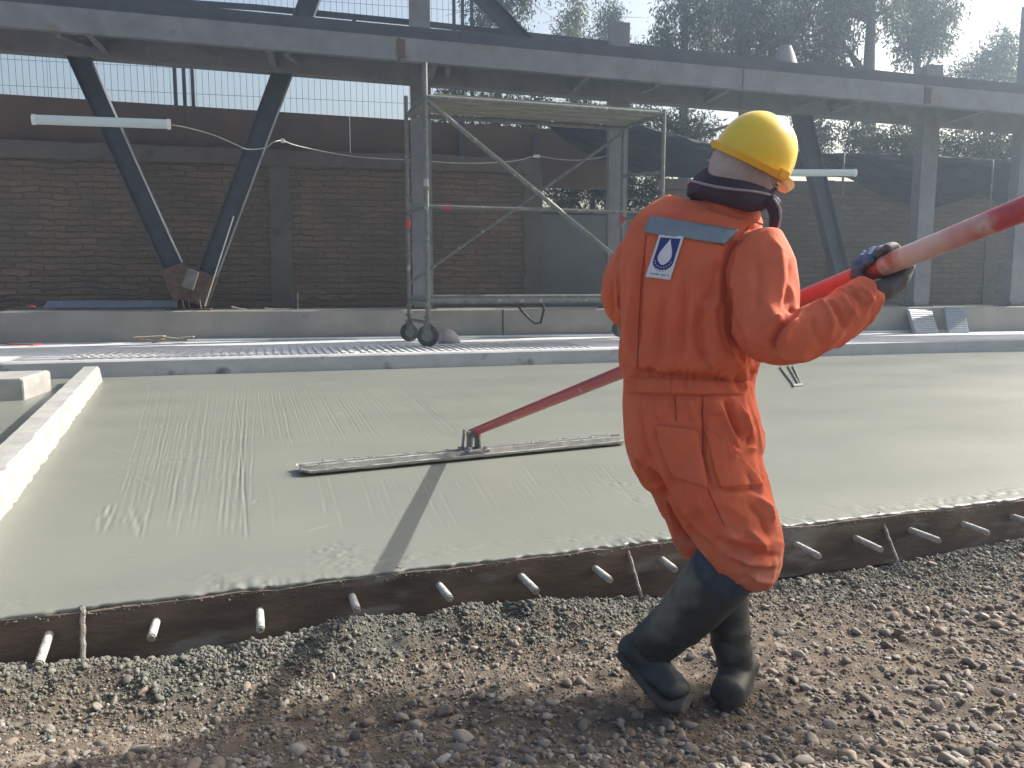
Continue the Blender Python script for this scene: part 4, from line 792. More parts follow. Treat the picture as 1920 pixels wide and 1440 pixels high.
tree('leafy_bush', 'low rounded pale bush top beyond the footbridge at the right edge', 25, [(1850, 330), (1850, 160)], [(1840, 135, 38, 28), (1870, 110, 30, 18), (1890, 80, 26, 20), (1810, 150, 30, 18), (1900, 150, 34, 30), (1780, 160, 22, 14)], E1, 7000, 108, droop=.2, cat='bush')
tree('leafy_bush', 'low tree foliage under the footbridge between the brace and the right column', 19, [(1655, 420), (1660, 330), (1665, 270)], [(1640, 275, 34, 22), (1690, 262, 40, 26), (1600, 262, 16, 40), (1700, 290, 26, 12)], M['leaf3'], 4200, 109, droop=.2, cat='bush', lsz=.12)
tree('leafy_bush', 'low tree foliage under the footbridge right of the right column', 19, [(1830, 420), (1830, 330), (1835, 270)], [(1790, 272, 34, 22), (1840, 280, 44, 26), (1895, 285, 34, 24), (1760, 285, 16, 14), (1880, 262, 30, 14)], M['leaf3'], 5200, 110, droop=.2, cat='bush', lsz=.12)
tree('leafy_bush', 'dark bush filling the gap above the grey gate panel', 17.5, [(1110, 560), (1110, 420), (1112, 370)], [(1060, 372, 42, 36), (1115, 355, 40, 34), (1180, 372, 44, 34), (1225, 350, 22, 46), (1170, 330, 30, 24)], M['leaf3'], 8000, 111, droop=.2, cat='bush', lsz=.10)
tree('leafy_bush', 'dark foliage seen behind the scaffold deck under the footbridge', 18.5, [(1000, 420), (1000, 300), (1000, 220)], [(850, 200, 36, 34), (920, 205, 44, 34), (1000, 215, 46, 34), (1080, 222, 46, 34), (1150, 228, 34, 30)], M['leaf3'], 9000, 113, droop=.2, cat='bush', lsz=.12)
tree('eucalyptus_tree', 'dark foliage glimpsed between the netting and the footbridge left of the helmet', 20, [(1290, 420), (1290, 330), (1292, 260)], [(1180, 225, 40, 22), (1250, 240, 40, 22), (1310, 250, 40, 22), (1500, 255, 40, 24), (1545, 262, 18, 24)], E1, 5200, 112, droop=.4)
# ================================================================ BULL FLOAT AND ITS POLE
fA, fB = onz(560, 884, SLAB + .012), onz(1165, 826, SLAB + .012)
FD = (fB - fA).normalized(); FNn = Vector((-FD.y, FD.x, 0)); fc = onz(888, 852, SLAB + .012); FL = (fB - fA).length
ang = math.atan2(FD.y, FD.x)
root = empty('bull_float', fc, ang, label='cement smeared metal bull float resting on the wet slab, with its long red pole', cat='bull float')
# cross section: flat sole, rolled edges, three ribs
hw = .105
prof = [(-hw, .020), (-hw + .004, .006), (-hw + .014, 0), (hw - .014, 0), (hw - .004, .006), (hw, .020), (hw - .006, .021), (hw - .012, .007), (.050, .006), (.048, .034), (.035, .034), (.033, .006), (-.024, .006), (-.026, .037), (-.041, .037), (-.043, .006), (-hw + .012, .007), (-hw + .006, .021)]
mb = MB(); rings = []; N_ = 46
for i in range(N_ + 1):
    f_ = i / N_; e = min(f_, 1 - f_) * FL; k = min(1, .72 + (e / .05) * .28) if e < .05 else 1; q = fA + FD * (FL * f_)
    rings.append([q + FNn * (y * k) + Vector((0, 0, z * (.5 + .5 * k) + (.012 if e < .02 else 0) + .0012 * random.gauss(0, 1))) for y, z in prof])
mb.rings(rings); mb.build('blade', M['mag'], root, fr=frame(fc, ang), smooth=True)
# paste squeezed up over the edges and ribs
rg = np.random.default_rng(80); n = 1300; f_ = rg.uniform(0, 1, n); yy = rg.choice([hw - .003, hw - .003, hw - .003, .042, -.034], n) + rg.normal(0, .004, n); zz = np.where(np.abs(yy) > .08, .021, .034) + rg.normal(0, .003, n)
clump = (vnoise(f_ * 60, np.sign(yy) * 3 + 5, 3) > -.12); f_, yy, zz = f_[clump], yy[clump], zz[clump]
P = np.array([(fA + FD * (FL * (.02 + .96 * a)) + FNn * b + Vector((0, 0, c))) for a, b, c in zip(f_, yy, zz)])
o = scatter('paste_crumbs', P, rg.uniform(.002, .0065, len(P)), M['spill'], False, .9, seed=81); fr_ = frame(fc, ang); 
del o['kind']; place(o, Matrix.Identity(4), root)
PA = at(884, 812, 4.86); PB = at(1660, 497, 2.0)
PD = (PB - PA).normalized()
mb = MB(); foot = fc + Vector((0, 0, .012)); head = PA + PD * .03
mb.box(foot + Vector((0, 0, .02)), FD, FNn, (0, 0, 1), .07, .085, .008)
for sx in (-.028, .028): mb.bar(foot + FD * sx + Vector((0, 0, .02)), foot + FD * (sx * .8) + Vector((0, 0, head.z - foot.z + .01)), .075, .012, up=FD)
mb.tube([foot + FD * -.04 + Vector((0, 0, head.z - foot.z)), foot + FD * .04 + Vector((0, 0, head.z - foot.z))], .022, 12); mb.build('bracket', M['bracket'], root, bevel=.002)
mb = MB(); mb.tube([foot + FD * -.075 + Vector((0, 0, .01)), foot + FD * -.06 + Vector((0, 0, head.z - foot.z + .035))], .008, 8); mb.build('tilt_link', M['bracket'], root, smooth=True)
mb = MB(); [mb.tube([foot + FD * x + FNn * -.06 + Vector((0, 0, .026)), foot + FD * x + FNn * -.06 + Vector((0, 0, .045))], .012, 6) for x in (-.05, .05)]; mb.build('bolts', M['bracket'], root)
pr = .0262
PE = at(1662, 496.5, 1.996)
end = PB + PD * 1.6
mb = MB(); nseg = 14; mb.tube([PA.lerp(PE, i / nseg) for i in range(nseg + 1)], pr, 20); mb.build('inner_pole', M['red'], root, smooth=True)
mb = MB(); mb.tube([PA + PD * -.01, PA + PD * .16], pr * 1.0, 18); mb.build('pole_socket', M['bracket'], root, smooth=True)
mid = PE + PD * .06
mb = MB(); mb.tube([PE - PD * .012, PE - PD * .006, PE + PD * .004, PE.lerp(mid, .5), mid], [pr * .85, pr * 1.02, pr * 1.0, pr * 1.0, pr * 1.0], 24); mb.build('outer_pole_end', M['pink'], root, smooth=True)
def twotone():
    m = mat('red_pole_with_worn_paint', (.50, .06, .075), (.38, .045, .06), 12, .4, .2, 60, c3=(.52, .38, .37), s3=13, spots=.60); nt = m.node_tree; N = nt.nodes; L = nt.links; p = N['Principled BSDF']; src = p.inputs['Base Color'].links[0].from_socket
    tc = N.new('ShaderNodeTexCoord'); n = N.new('ShaderNodeTexNoise'); n.inputs['Scale'].default_value = 10; n.inputs['Detail'].default_value = 8; L.new(tc.outputs['Object'], n.inputs['Vector'])
    sp = N.new('ShaderNodeSeparateXYZ'); L.new(tc.outputs['Object'], sp.inputs[0]); ma = N.new('ShaderNodeMath'); ma.operation = 'MULTIPLY_ADD'; ma.inputs[1].default_value = 8; L.new(sp.outputs[0], ma.inputs[0]); L.new(n.outputs['Fac'], ma.inputs[2])
    r = N.new('ShaderNodeValToRGB'); r.color_ramp.elements[0].position = 0; r.color_ramp.elements[1].position = 1
    mr = N.new('ShaderNodeMapRange'); mr.inputs['From Min'].default_value = 0 + .62; mr.inputs['From Max'].default_value = 1.20; mr.inputs['To Min'].default_value = 1; mr.inputs['To Max'].default_value = 0; L.new(ma.outputs[0], mr.inputs['Value'])
    mx = N.new('ShaderNodeMix'); mx.data_type = 'RGBA'; L.new(mr.outputs[0], mx.inputs['Factor']); L.new(src, mx.inputs['A']); mx.inputs['B'].default_value = (.58, .48, .44, 1); L.new(mx.outputs['Result'], p.inputs['Base Color']); return m
M['pole2'] = twotone()
mb = MB(); mb.tube([mid + (end - mid) * (i / 8) for i in range(9)], pr * 1.0, 24); mb.build('outer_pole', M['pole2'], root, fr=frame(mid), smooth=True)

# ================================================================ THE WORKER
man = empty('person', Vector((.58, 2.2, 0)), label='worker in orange boiler suit, yellow helmet and black boots dragging the red pole', cat='person')
def eval_mesh(o):
    dg = bpy.context.evaluated_depsgraph_get(); return bpy.data.meshes.new_from_object(o.evaluated_get(dg))
def limb(mb, P, seg=26, sq=2.15, cap=.55):
    """P: (px, py, Y, half width in px, half depth in m[, yaw]); elliptical rings square to the path, rounded ends"""
    C = [at(p[0], p[1], p[2]) for p in P]; rad = [(p[3] / FPX * p[2], p[4]) for p in P]; yaw = [R(p[5]) if len(p) > 5 else 0 for p in P]
    rings = []
    def ring(c, d, r, yw, k):
        view = Vector((0, 1, 0)); a = d.cross(view); a.normalize(); b = a.cross(d).normalized(); ca, sa = math.cos(yw), math.sin(yw); a2 = a * ca - b * sa; b2 = b * ca + a * sa; out = []
        for i in range(seg):
            t = 2 * math.pi * i / seg; ct, st = math.cos(t), math.sin(t); x = abs(ct) ** (2 / sq) * (1 if ct > 0 else -1); y = abs(st) ** (2 / sq) * (1 if st > 0 else -1); out.append(c + a2 * (x * r[0] * k) + b2 * (y * r[1] * k))
        return out
    n = len(C)
    D = [(C[min(i + 1, n - 1)] - C[max(i - 1, 0)]).normalized() for i in range(n)]
    r0 = min(rad[0]) * cap; r1 = min(rad[-1]) * cap
    for k, f in ((.35, 1), (.75, .62)): rings.append(ring(C[0] - D[0] * r0 * f, D[0], rad[0], yaw[0], k))
    for i in range(n - 1):                       # smooth interpolation between stations
        sub = 4
        for j in range(sub):
            t = j / sub; g = lambda a, b, c, d: .5 * ((2 * b) + (c - a) * t + (2 * a - 5 * b + 4 * c - d) * t * t + (3 * b - a - 3 * c + d) * t ** 3)
            ids = [max(i - 1, 0), i, i + 1, min(i + 2, n - 1)]; c = g(*[C[q] for q in ids]); rr = (g(*[rad[q][0] for q in ids]), g(*[rad[q][1] for q in ids])); rings.append(ring(c, D[i].lerp(D[i + 1], t).normalized(), rr, yaw[i] + (yaw[i + 1] - yaw[i]) * t, 1))
    rings.append(ring(C[-1], D[-1], rad[-1], yaw[-1], 1))
    for k, f in ((.75, .62), (.35, 1)): rings.append(ring(C[-1] + D[-1] * r1 * f, D[-1], rad[-1], yaw[-1], k))
    mb.rings(rings); return mb
def fuse(name, builders, m, voxel, parent, smooth_it=6, disp=None):
    mb = MB()
    for f in builders: limb(mb, *f[:1], **(f[1] if len(f) > 1 else {})) if isinstance(f, tuple) else f(mb)
    o = mb.build('tmp', None); o.modifiers.new('r', 'REMESH').mode = 'VOXEL'; o.modifiers['r'].voxel_size = voxel; sm = o.modifiers.new('s', 'SMOOTH'); sm.iterations = smooth_it; sm.factor = .5
    bpy.context.view_layer.update(); me = eval_mesh(o); nv = len(me.vertices); V = np.empty(nv * 3); me.vertices.foreach_get('co', V); V = V.reshape(-1, 3); Nn = np.empty(nv * 3); me.vertices.foreach_get('normal', Nn); Nn = Nn.reshape(-1, 3)
    F = [tuple(p.vertices) for p in me.polygons]; bpy.data.objects.remove(o)
    if disp: V = disp(V, Nn)
    return link_mesh(name, V, F, m, parent, smooth=True)
# each fold: points in photo pixels, width in px, height in mm (minus = valley), laid on the side that faces the camera
FOLDS = [
 ([(1402, 428), (1372, 462), (1360, 505), (1363, 560), (1378, 620), (1392, 668)], 9, -17), ([(1388, 452), (1378, 500), (1382, 560)], 8, 6),
 ([(1440, 440), (1462, 470), (1468, 530), (1462, 590)], 12, 6), ([(1418, 470), (1422, 540), (1416, 600)], 14, -6), ([(1480, 480), (1476, 540), (1470, 585)], 9, -5),
 ([(1400, 600), (1408, 640), (1426, 668)], 9, 7), ([(1345, 560), (1335, 610), (1345, 655), (1372, 680)], 12, 9), ([(1318, 560), (1308, 610), (1312, 650), (1332, 688)], 9, -12),
 ([(1352, 480), (1336, 540), (1322, 580)], 10, -7), ([(1330, 470), (1316, 540)], 10, 5),
 ([(1184, 470), (1190, 540), (1180, 610), (1178, 668)], 8, 9), ([(1206, 452), (1200, 520), (1196, 600), (1192, 680)], 8, -10), ([(1222, 545), (1216, 610), (1212, 690)], 8, 8), ([(1243, 545), (1236, 620), (1232, 692)], 8, -7),
 ([(1262, 550), (1258, 620), (1252, 690)], 9, 6), ([(1284, 520), (1280, 600), (1272, 695)], 9, -8), ([(1300, 500), (1300, 560), (1292, 640)], 10, 5),
 # arm: elbow and forearm
 ([(1486, 598), (1462, 614), (1448, 640), (1452, 664)], 6, -13), ([(1470, 590), (1446, 606), (1434, 640)], 7, 9), ([(1500, 600), (1478, 618), (1466, 648)], 8, 9), ([(1494, 590), (1520, 574), (1542, 566), (1556, 578), (1560, 610), (1553, 650)], 7, 7),
 ([(1546, 560), (1572, 590), (1588, 622)], 7, -6), ([(1575, 548), (1596, 580), (1610, 600)], 8, 4), ([(1592, 545), (1612, 566), (1628, 580)], 6, -5), ([(1608, 532), (1628, 552), (1638, 572)], 6, 4), ([(1520, 590), (1530, 630), (1545, 655)], 8, -4), ([(1440, 660), (1480, 672), (1530, 668)], 9, 5),
 ([(1150, 520), (1146, 560), (1152, 596)], 9, -7), ([(1168, 480), (1160, 540), (1166, 590)], 8, 7),
 ([(1404, 430), (1440, 424)], 5, -5), ([(1322, 386), (1360, 392), (1400, 412)], 6, -4), ([(1228, 405), (1290, 398), (1340, 402), (1392, 424)], 6, 3),
 # waist
 ([(1172, 688), (1200, 700), (1250, 708), (1300, 712), (1350, 716), (1404, 714)], 7, -9), ([(1176, 736), (1230, 744), (1300, 742), (1396, 736)], 6, -5),
 # seat and legs
 ([(1200, 760), (1206, 830), (1222, 880)], 8, -8), ([(1222, 750), (1240, 790)], 8, 7), ([(1262, 742), (1268, 790)], 8, -6), ([(1290, 745), (1300, 790)], 8, 6), ([(1316, 742), (1320, 800), (1320, 860), (1334, 920)], 5, -9), ([(1336, 745), (1345, 780)], 8, 6),
 ([(1360, 745), (1374, 790), (1390, 826)], 7, -13), ([(1345, 750), (1366, 800), (1384, 840)], 8, 8), ([(1388, 760), (1402, 800), (1412, 826)], 8, 10), ([(1408, 800), (1404, 832), (1386, 842), (1372, 832)], 6, -9),
 ([(1372, 850), (1396, 838), (1420, 846)], 8, 8), ([(1400, 880), (1410, 910), (1428, 930)], 7, -6), ([(1415, 930), (1440, 950), (1450, 985)], 7, 9), ([(1402, 945), (1428, 970), (1440, 1010)], 7, -8), ([(1400, 990), (1420, 1010), (1440, 1040)], 7, 9),
 ([(1350, 918), (1390, 921), (1432, 912)], 4, -7), ([(1230, 860), (1262, 930), (1300, 985), (1345, 1022)], 7, 8), ([(1205, 872), (1240, 925), (1280, 985), (1318, 1020)], 13, -24), ([(1345, 1012), (1388, 1030), (1430, 1040), (1468, 1044)], 7, -9), ([(1348, 1000), (1400, 1016), (1450, 1020)], 7, 8),
 ([(1360, 1034), (1400, 1054), (1450, 1060)], 7, 9), ([(1375, 1052), (1410, 1070), (1460, 1066)], 6, -9), ([(1396, 1066), (1420, 1086), (1448, 1090)], 6, 8), ([(1290, 870), (1300, 920), (1330, 985)], 12, 4),
 ([(1240, 930), (1262, 985), (1275, 1030)], 8, 6), ([(1262, 930), (1285, 990), (1300, 1030)], 8, -6), ([(1180, 790), (1188, 840), (1206, 880)], 7, 7),
]
rr_ = random.Random(5)
for i in range(26):
    x_ = 1180 + i * 9 + rr_.uniform(-3, 3); y_ = 712 + 4 * math.sin(i); FOLDS.append(([(x_, y_ - rr_.uniform(12, 26)), (x_ + rr_.uniform(-3, 3), y_ + rr_.uniform(10, 26))], 4.2, rr_.choice([-6, -5, 5])))
def drape(V, Nn):
    px, py = pixn(V); eye = np.array(EYE) - V; eye /= np.linalg.norm(eye, axis=1)[:, None]; face = np.clip((Nn * eye).sum(1) * 2.2, 0, 1); H = np.zeros(len(V))
    for pts, w, mm in FOLDS:
        best = np.full(len(V), 1e9); tt = np.zeros(len(V)); L = len(pts) - 1
        for i in range(L):
            a = np.array(pts[i], float); b = np.array(pts[i + 1], float); d = b - a; t = np.clip(((px - a[0]) * d[0] + (py - a[1]) * d[1]) / (d @ d), 0, 1); q = np.hypot(px - a[0] - d[0] * t, py - a[1] - d[1] * t); m = q < best; best[m] = q[m]; tt[m] = (i + t[m]) / L
        H += mm * .0019 * (.35 * np.exp(-(best / w) ** 2) + .65 * np.exp(-best / w * 1.5)) * np.clip(np.sin(np.clip(tt, .04, .96) * math.pi) * 1.6, 0, 1)
    V = V + Nn * (H * face)[:, None]
    g = np.array([mnoise.noise(Vector((v[0] * 9 + 3, v[1] * 9, v[2] * 5))) + .5 * mnoise.noise(Vector((v[0] * 22, v[1] * 22, v[2] * 12 + 7))) for v in V])
    def rid(v, f, s): 
        w = mnoise.noise(Vector((v[0] * f * .5 + s, v[1] * f * .5, v[2] * f * .5))) * .8; n = mnoise.noise(Vector((v[0] * f + w * 2 + s, v[1] * f - s, v[2] * f * .6 + w))); return max(0, 1 - abs(n) * 5.5) ** 1.3 * max(0, .2 + mnoise.noise(Vector((v[0] * 4.2, v[1] * 4.2, v[2] * 4.2 + s))) * 2.2)
    r = np.array([rid(v, 7, 1.3) + .7 * rid(v, 12, 9.1) + .4 * rid(v, 20, 4.7) for v in V])
    return V + Nn * (g * .0022 + np.clip(r, 0, 1.6) * .0068)[:, None]
Yw = 2.2
torso = [(1352, 372, 2.2, 46, .062, 24), (1352, 392, 2.2, 66, .078, 24), (1342, 414, 2.2, 104, .092, 24), (1318, 448, 2.2, 134, .114, 24), (1310, 490, 2.2, 148, .128, 24), (1300, 550, 2.2, 136, .135, 24), (1292, 620, 2.2, 128, .138, 24), (1289, 676, 2.2, 130, .14, 20), (1288, 712, 2.2, 120, .125, 15), (1288, 745, 2.2, 122, .135, 10), (1296, 800, 2.2, 128, .150, 5), (1306, 850, 2.2, 126, .150, 0), (1314, 885, 2.2, 112, .135, 0)]
rarm = [(1420, 452, 2.10, 44, .075), (1432, 500, 2.07, 56, .080), (1434, 560, 2.03, 60, .078), (1438, 612, 1.99, 60, .075), (1472, 636, 1.96, 50, .070), (1530, 618, 1.95, 47, .062), (1582, 588, 1.96, 44, .056), (1612, 562, 1.965, 40, .048), (1630, 549, 1.97, 37, .044)]
larm = [(1216, 452, 2.30, 38, .07), (1184, 500, 2.32, 40, .075), (1172, 556, 2.33, 42, .075), (1190, 590, 2.40, 34, .07), (1235, 625, 2.52, 34, .055), (1275, 650, 2.62, 30, .045)]
nleg = [(1318, 835, 2.17, 92, .13), (1338, 900, 2.14, 96, .115), (1372, 970, 2.11, 86, .10), (1398, 1030, 2.09, 76, .09), (1418, 1072, 2.10, 50, .075)]
fleg = [(1262, 830, 2.26, 72, .12), (1272, 900, 2.30, 58, .10), (1290, 960, 2.33, 46, .09), (1305, 1010, 2.32, 42, .08), (1316, 1036, 2.31, 36, .07)]
suit = fuse('boiler_suit', [(torso,), (rarm, dict(cap=.12)), (larm,), (nleg,), (fleg,)], M['orange'], .0052, man, 9, drape)
bv = BVHTree.FromPolygons([tuple((MW[suit.name] @ v.co)) for v in suit.data.vertices], [tuple(p.vertices) for p in suit.data.polygons])
def cast(px, py, off):
    d = ray(px, py).normalized(); h = bv.ray_cast(EYE, d)
    if h[0] is None: 
        h = bv.find_nearest(at(px, py, 2.1))
    n = h[1]; n = -n if n.dot(d) > 0 else n; return h[0] + n * off
def decal(name, lf, rt, m, off, nu=10, nv=14, thick=.0012, parent=man):
    """lf, rt: polylines in photo px for the left and right edge, top to bottom"""
    def sam(c, v): 
        c = np.array(c, float); s = np.linspace(0, 1, len(c)); return np.interp(v, s, c[:, 0]), np.interp(v, s, c[:, 1])
    V = []; 
    for j in range(nv + 1):
        a = sam(lf, j / nv); b = sam(rt, j / nv)
        for i in range(nu + 1): u = i / nu; V.append(cast(a[0] * (1 - u) + b[0] * u, a[1] * (1 - u) + b[1] * u, off))
    I = np.arange(len(V)).reshape(nv + 1, nu + 1); F = np.stack([I[:-1, :-1], I[:-1, 1:], I[1:, 1:], I[1:, :-1]], -1).reshape(-1, 4)
    o = link_mesh(name, [tuple(v) for v in V], F, m, parent, smooth=True); md = o.modifiers.new('t', 'SOLIDIFY'); md.thickness = thick; md.offset = -1; return o
decal('reflective_band', [(1222, 406), (1212, 424), (1210, 437)], [(1383, 432), (1372, 446), (1357, 459)], M['tape'], .004, 40, 8)
# emblem patch: (u, v) in the patch -> photo px
Q = [(1237.5, 441), (1283, 444.5), (1257.5, 526), (1212.5, 519.5)]
def uvp(u, v):
    a = (Q[0][0] + (Q[1][0] - Q[0][0]) * u, Q[0][1] + (Q[1][1] - Q[0][1]) * u); b = (Q[3][0] + (Q[2][0] - Q[3][0]) * u, Q[3][1] + (Q[2][1] - Q[3][1]) * u); return (a[0] * (1 - v) + b[0] * v, a[1] * (1 - v) + b[1] * v)
patch = decal('emblem_patch', [uvp(0, v) for v in np.linspace(0, 1, 8)], [uvp(1, v) for v in np.linspace(0, 1, 8)], M['patch'], .0040, 16, 24)
vs = np.linspace(.06, .80, 26)
def ub(v, s): 
    if v < .60: return .5 + s * .41
    k = (v - .60) / .202; return .5 + s * .41 * math.sqrt(max(0, 1 - k * k))
decal('blue_field', [uvp(ub(v, -1), v) for v in vs], [uvp(ub(v, 1), v) for v in vs], M['navy'], .0048, 14, 36, .0006, patch)
def dr(v, s, w, v0, v1):
    k = (v - v0) / (v1 - v0); r_ = w * (math.sin(math.pi * min(1, k) ** 1.75) ** .72 if 0 < k < 1 else 0); return .49 + .02 * (1 - k) + s * r_
vs = np.linspace(.075, .685, 26); decal('drop', [uvp(dr(v, -1, .27, .06, .69), v) for v in vs], [uvp(dr(v, 1, .27, .06, .69), v) for v in vs], M['patch'], .0054, 8, 30, .0004, patch)
def dots(name, n, rad_u, rad_v, du, dv, m, cv=.55, a0=-60, a1=60):
    V = []; F = []
    for i in range(n):
        t = R(a0 + (a1 - a0) * i / (n - 1)); u = .49 + rad_u * math.sin(t); v = cv + rad_v * math.cos(t); k = len(V)
        V += [tuple(cast(*uvp(u + x_ * du, v + y_ * dv), .0056)) for x_, y_ in ((-1, -1), (1, -1), (1, 1), (-1, 1))]; F.append((k, k + 1, k + 2, k + 3))
    link_mesh(name, V, F, m, patch)
dots('white_teeth', 9, .34, .195, .020, .012, M['patch'], .55, -72, 72); dots('blue_teeth', 7, .38, .275, .024, .009, M['navy'], .56, -52, 52)
# caption line, worn down to strokes
V = []; F = []; rgx = random.Random(3); u = .14
while u < .9:
    w = rgx.uniform(.028, .046); k = len(V)
    if not (.47 < u < .52):
        for (a, b, c, d) in ((u, .885, u + w * .35, .925), (u + w * .35, .885 if rgx.random() < .5 else .915, u + w, .925 if rgx.random() < .6 else .897), (u + w * .7, .885, u + w, .925)):
            k = len(V); V += [tuple(cast(*uvp(x_, y_), .0052)) for x_, y_ in ((a, b), (c, b), (c, d), (a, d))]; F.append((k, k + 1, k + 2, k + 3))
    u += w + .012
k = len(V); V += [tuple(cast(*uvp(x_, y_), .0050)) for x_, y_ in ((.12, .948), (.90, .948), (.90, .960), (.12, .960))]; F.append((k, k + 1, k + 2, k + 3))
link_mesh('caption', V, F, M['navy'], patch)
decal('back_pocket', [(1229, 797), (1236, 830), (1250, 868), (1262, 893)], [(1306, 806), (1312, 840), (1320, 880), (1326, 914)], M['orange_dust'], .0035, 18, 20, .003)
decal('thigh_pocket', [(1322, 800), (1330, 840), (1340, 885), (1350, 914)], [(1372, 846), (1400, 868), (1420, 890), (1431, 908)], M['orange'], .0030, 18, 20, .0025)
decal('waistband', [(1175, 707), (1178, 722), (1179, 737)], [(1398, 716), (1397, 728), (1394, 740)], M['orange'], .0030, 40, 6, .002)
def seam(pts):
    V = []; F = []; P = np.array(pts, float); L = np.concatenate([[0], np.cumsum(np.hypot(*np.diff(P, axis=0).T))]); n = int(L[-1] / 4)
    q = [cast(np.interp(t, L, P[:, 0]), np.interp(t, L, P[:, 1]), .0012) for t in np.linspace(0, L[-1], n)]; return q
mb = MB()
for pts in ([(1404, 424), (1374, 460), (1360, 505), (1362, 555)], [(1212, 440), (1203, 520), (1198, 600), (1195, 690)], [(1266, 742), (1268, 790)], [(1318, 742), (1318, 800), (1316, 860), (1328, 920), (1358, 985)], [(1213, 437), (1290, 442), (1357, 461)]): 
    q = seam(pts); mb.tube(q, .0012, 5)
mb.build('seams', M['stitch'], man)
# collar
def hoop(c_px, Y, hw, hd, yaw, tilt, n=40):
    c = at(c_px[0], c_px[1], Y); a = Vector((math.cos(R(yaw)), -math.sin(R(yaw)), -math.tan(R(tilt)))).normalized(); b = Vector((math.sin(R(yaw)), math.cos(R(yaw)), 0)); w = hw / FPX * Y
    return [c + a * (w * math.cos(t)) + b * (hd * math.sin(t)) for t in np.linspace(0, 2 * math.pi, n, endpoint=False)]
mb = MB(); mb.rings([hoop((1358, 404), 2.19, 72, .080, 24, 14), hoop((1362, 388), 2.19, 63, .074, 24, 14), hoop((1364, 372), 2.18, 56, .070, 24, 14), hoop((1364, 369), 2.18, 51, .064, 24, 14), hoop((1362, 388), 2.19, 50, .066, 24, 14)], caps=False)
mb.build('collar', M['orange'], man, smooth=True)
# scarf
def wob(rg_, s): return [p + Vector((0, 0, s * math.sin(3 * i * 2 * math.pi / len(rg_) + s * 900))) for i, p in enumerate(rg_)]
H0 = lambda px, py, hw, hd, tilt: hoop((px, py), 2.17, hw, hd, 24, tilt)
mb = MB(); sc = [H0(1397, 294, 50, .068, 27), H0(1396, 308, 61, .088, 27), H0(1393, 323, 66, .094, 25), H0(1388, 337, 64, .088, 21), H0(1383, 346, 76, .100, 17), H0(1374, 360, 84, .106, 13), H0(1368, 375, 80, .100, 12), H0(1366, 388, 62, .078, 12)]
mb.rings([wob(r_, .0035 + .0007 * i) for i, r_ in enumerate(sc)]); scarf = mb.build('scarf', M['scarf'], man, smooth=True)
def closed(r_, n0_=0, n1_=None): return r_ + [r_[0]]
for r_, rad in ((H0(1396, 307, 62, .090, 27), .0032), (H0(1392, 328, 67, .094, 23), .003), (H0(1374, 359, 85, .107, 13), .0034)):
    mb = MB(); mb.tube(closed(wob(r_, .004)), rad, 6, caps=False); mb.build('edging', M['piping'], scarf, smooth=True)
lp_ = [(1432, 372, 2.10), (1452, 376, 2.08), (1462, 396, 2.07), (1462, 420, 2.08), (1453, 440, 2.10)]
mb = MB(); limb(mb, [(1425, 366, 2.12, 12, .02), (1444, 376, 2.09, 13, .02), (1452, 398, 2.08, 10, .018), (1452, 422, 2.09, 9, .016), (1447, 440, 2.10, 6, .012)], 16); mb.build('scarf_tail', M['scarf'], scarf, smooth=True)
mb = MB(); mb.tube([at(1436, 366, 2.085), at(1452, 374, 2.07), at(1462, 390, 2.06), at(1464, 410, 2.065), at(1458, 428, 2.08), at(1453, 440, 2.09)], .0036, 7); mb.build('edging', M['piping'], scarf, smooth=True)
# head, hood, helmet: local frame f forward, u up, l left
hu = Vector((.42, -.20, .88)).normalized(); hf = Vector((.80, .50, -.27)); hf = (hf - hu * hf.dot(hu)).normalized(); hl = hu.cross(hf)
hc = at(1409, 304, 2.15)
def ell(c, rf, rl, ru, m, name, parent, shape=None, nu_=36, nv_=22):
    rings = []
    for j in range(1, nv_):
        ph = math.pi * j / nv_; rings.append([c + hf * (rf * math.sin(ph) * math.cos(t)) + hl * (rl * math.sin(ph) * math.sin(t)) + hu * (-ru * math.cos(ph)) for t in np.linspace(0, 2 * math.pi, nu_, endpoint=False)])
    if shape: rings = [[shape(p, c) for p in r_] for r_ in rings]
    mb = MB(); mb.rings(rings); return mb.build(name, m, parent, smooth=True)
def face(p, c):
    d = p - c; f, l, u = d.dot(hf), d.dot(hl), d.dot(hu)
    if f > 0: f += .022 * math.exp(-((l / .016) ** 2 + ((u + .005) / .03) ** 2)) - .012 * math.exp(-(((abs(l) - .03) / .014) ** 2 + ((u - .012) / .012) ** 2)) + .006 * math.exp(-((l / .025) ** 2 + ((u + .05) / .008) ** 2))
    return c + hf * f + hl * l * (1 - .15 * max(0, -u / .1)) + hu * u
head = ell(hc - hu * .035 + hf * .005, .092, .070, .110, M['skin'], 'head', man, face, 48, 40)
for s_ in (-1, 1):
    mb = MB(); c = hc - hu * .025 + hf * .085 + hl * (.031 * s_); mb.rings([[c + hf * (.010 * math.sin(ph)) + hl * (.011 * math.cos(ph) * math.cos(t)) + hu * (.006 * math.cos(ph) * math.sin(t)) for t in np.linspace(0, 2 * math.pi, 12, endpoint=False)] for ph in (.05, .5, 1.0, 1.5)]); mb.build('eye', M['white'], head, smooth=True)
def hood_shape(p, c):
    d = p - c; f, l, u = d.dot(hf), d.dot(hl), d.dot(hu)
    if f > .05: f = .05 + (f - .05) * .25
    w = .003 * math.sin(40 * u + 18 * l) ; return c + hf * (f * (1 + w * 4)) + hl * (l + w) + hu * u
ell(hc - hu * .030 - hf * .008, .098, .084, .096, M['hood'], 'hood', man, hood_shape, 60, 44)
hel = empty('helmet', hc, parent=None) if False else None
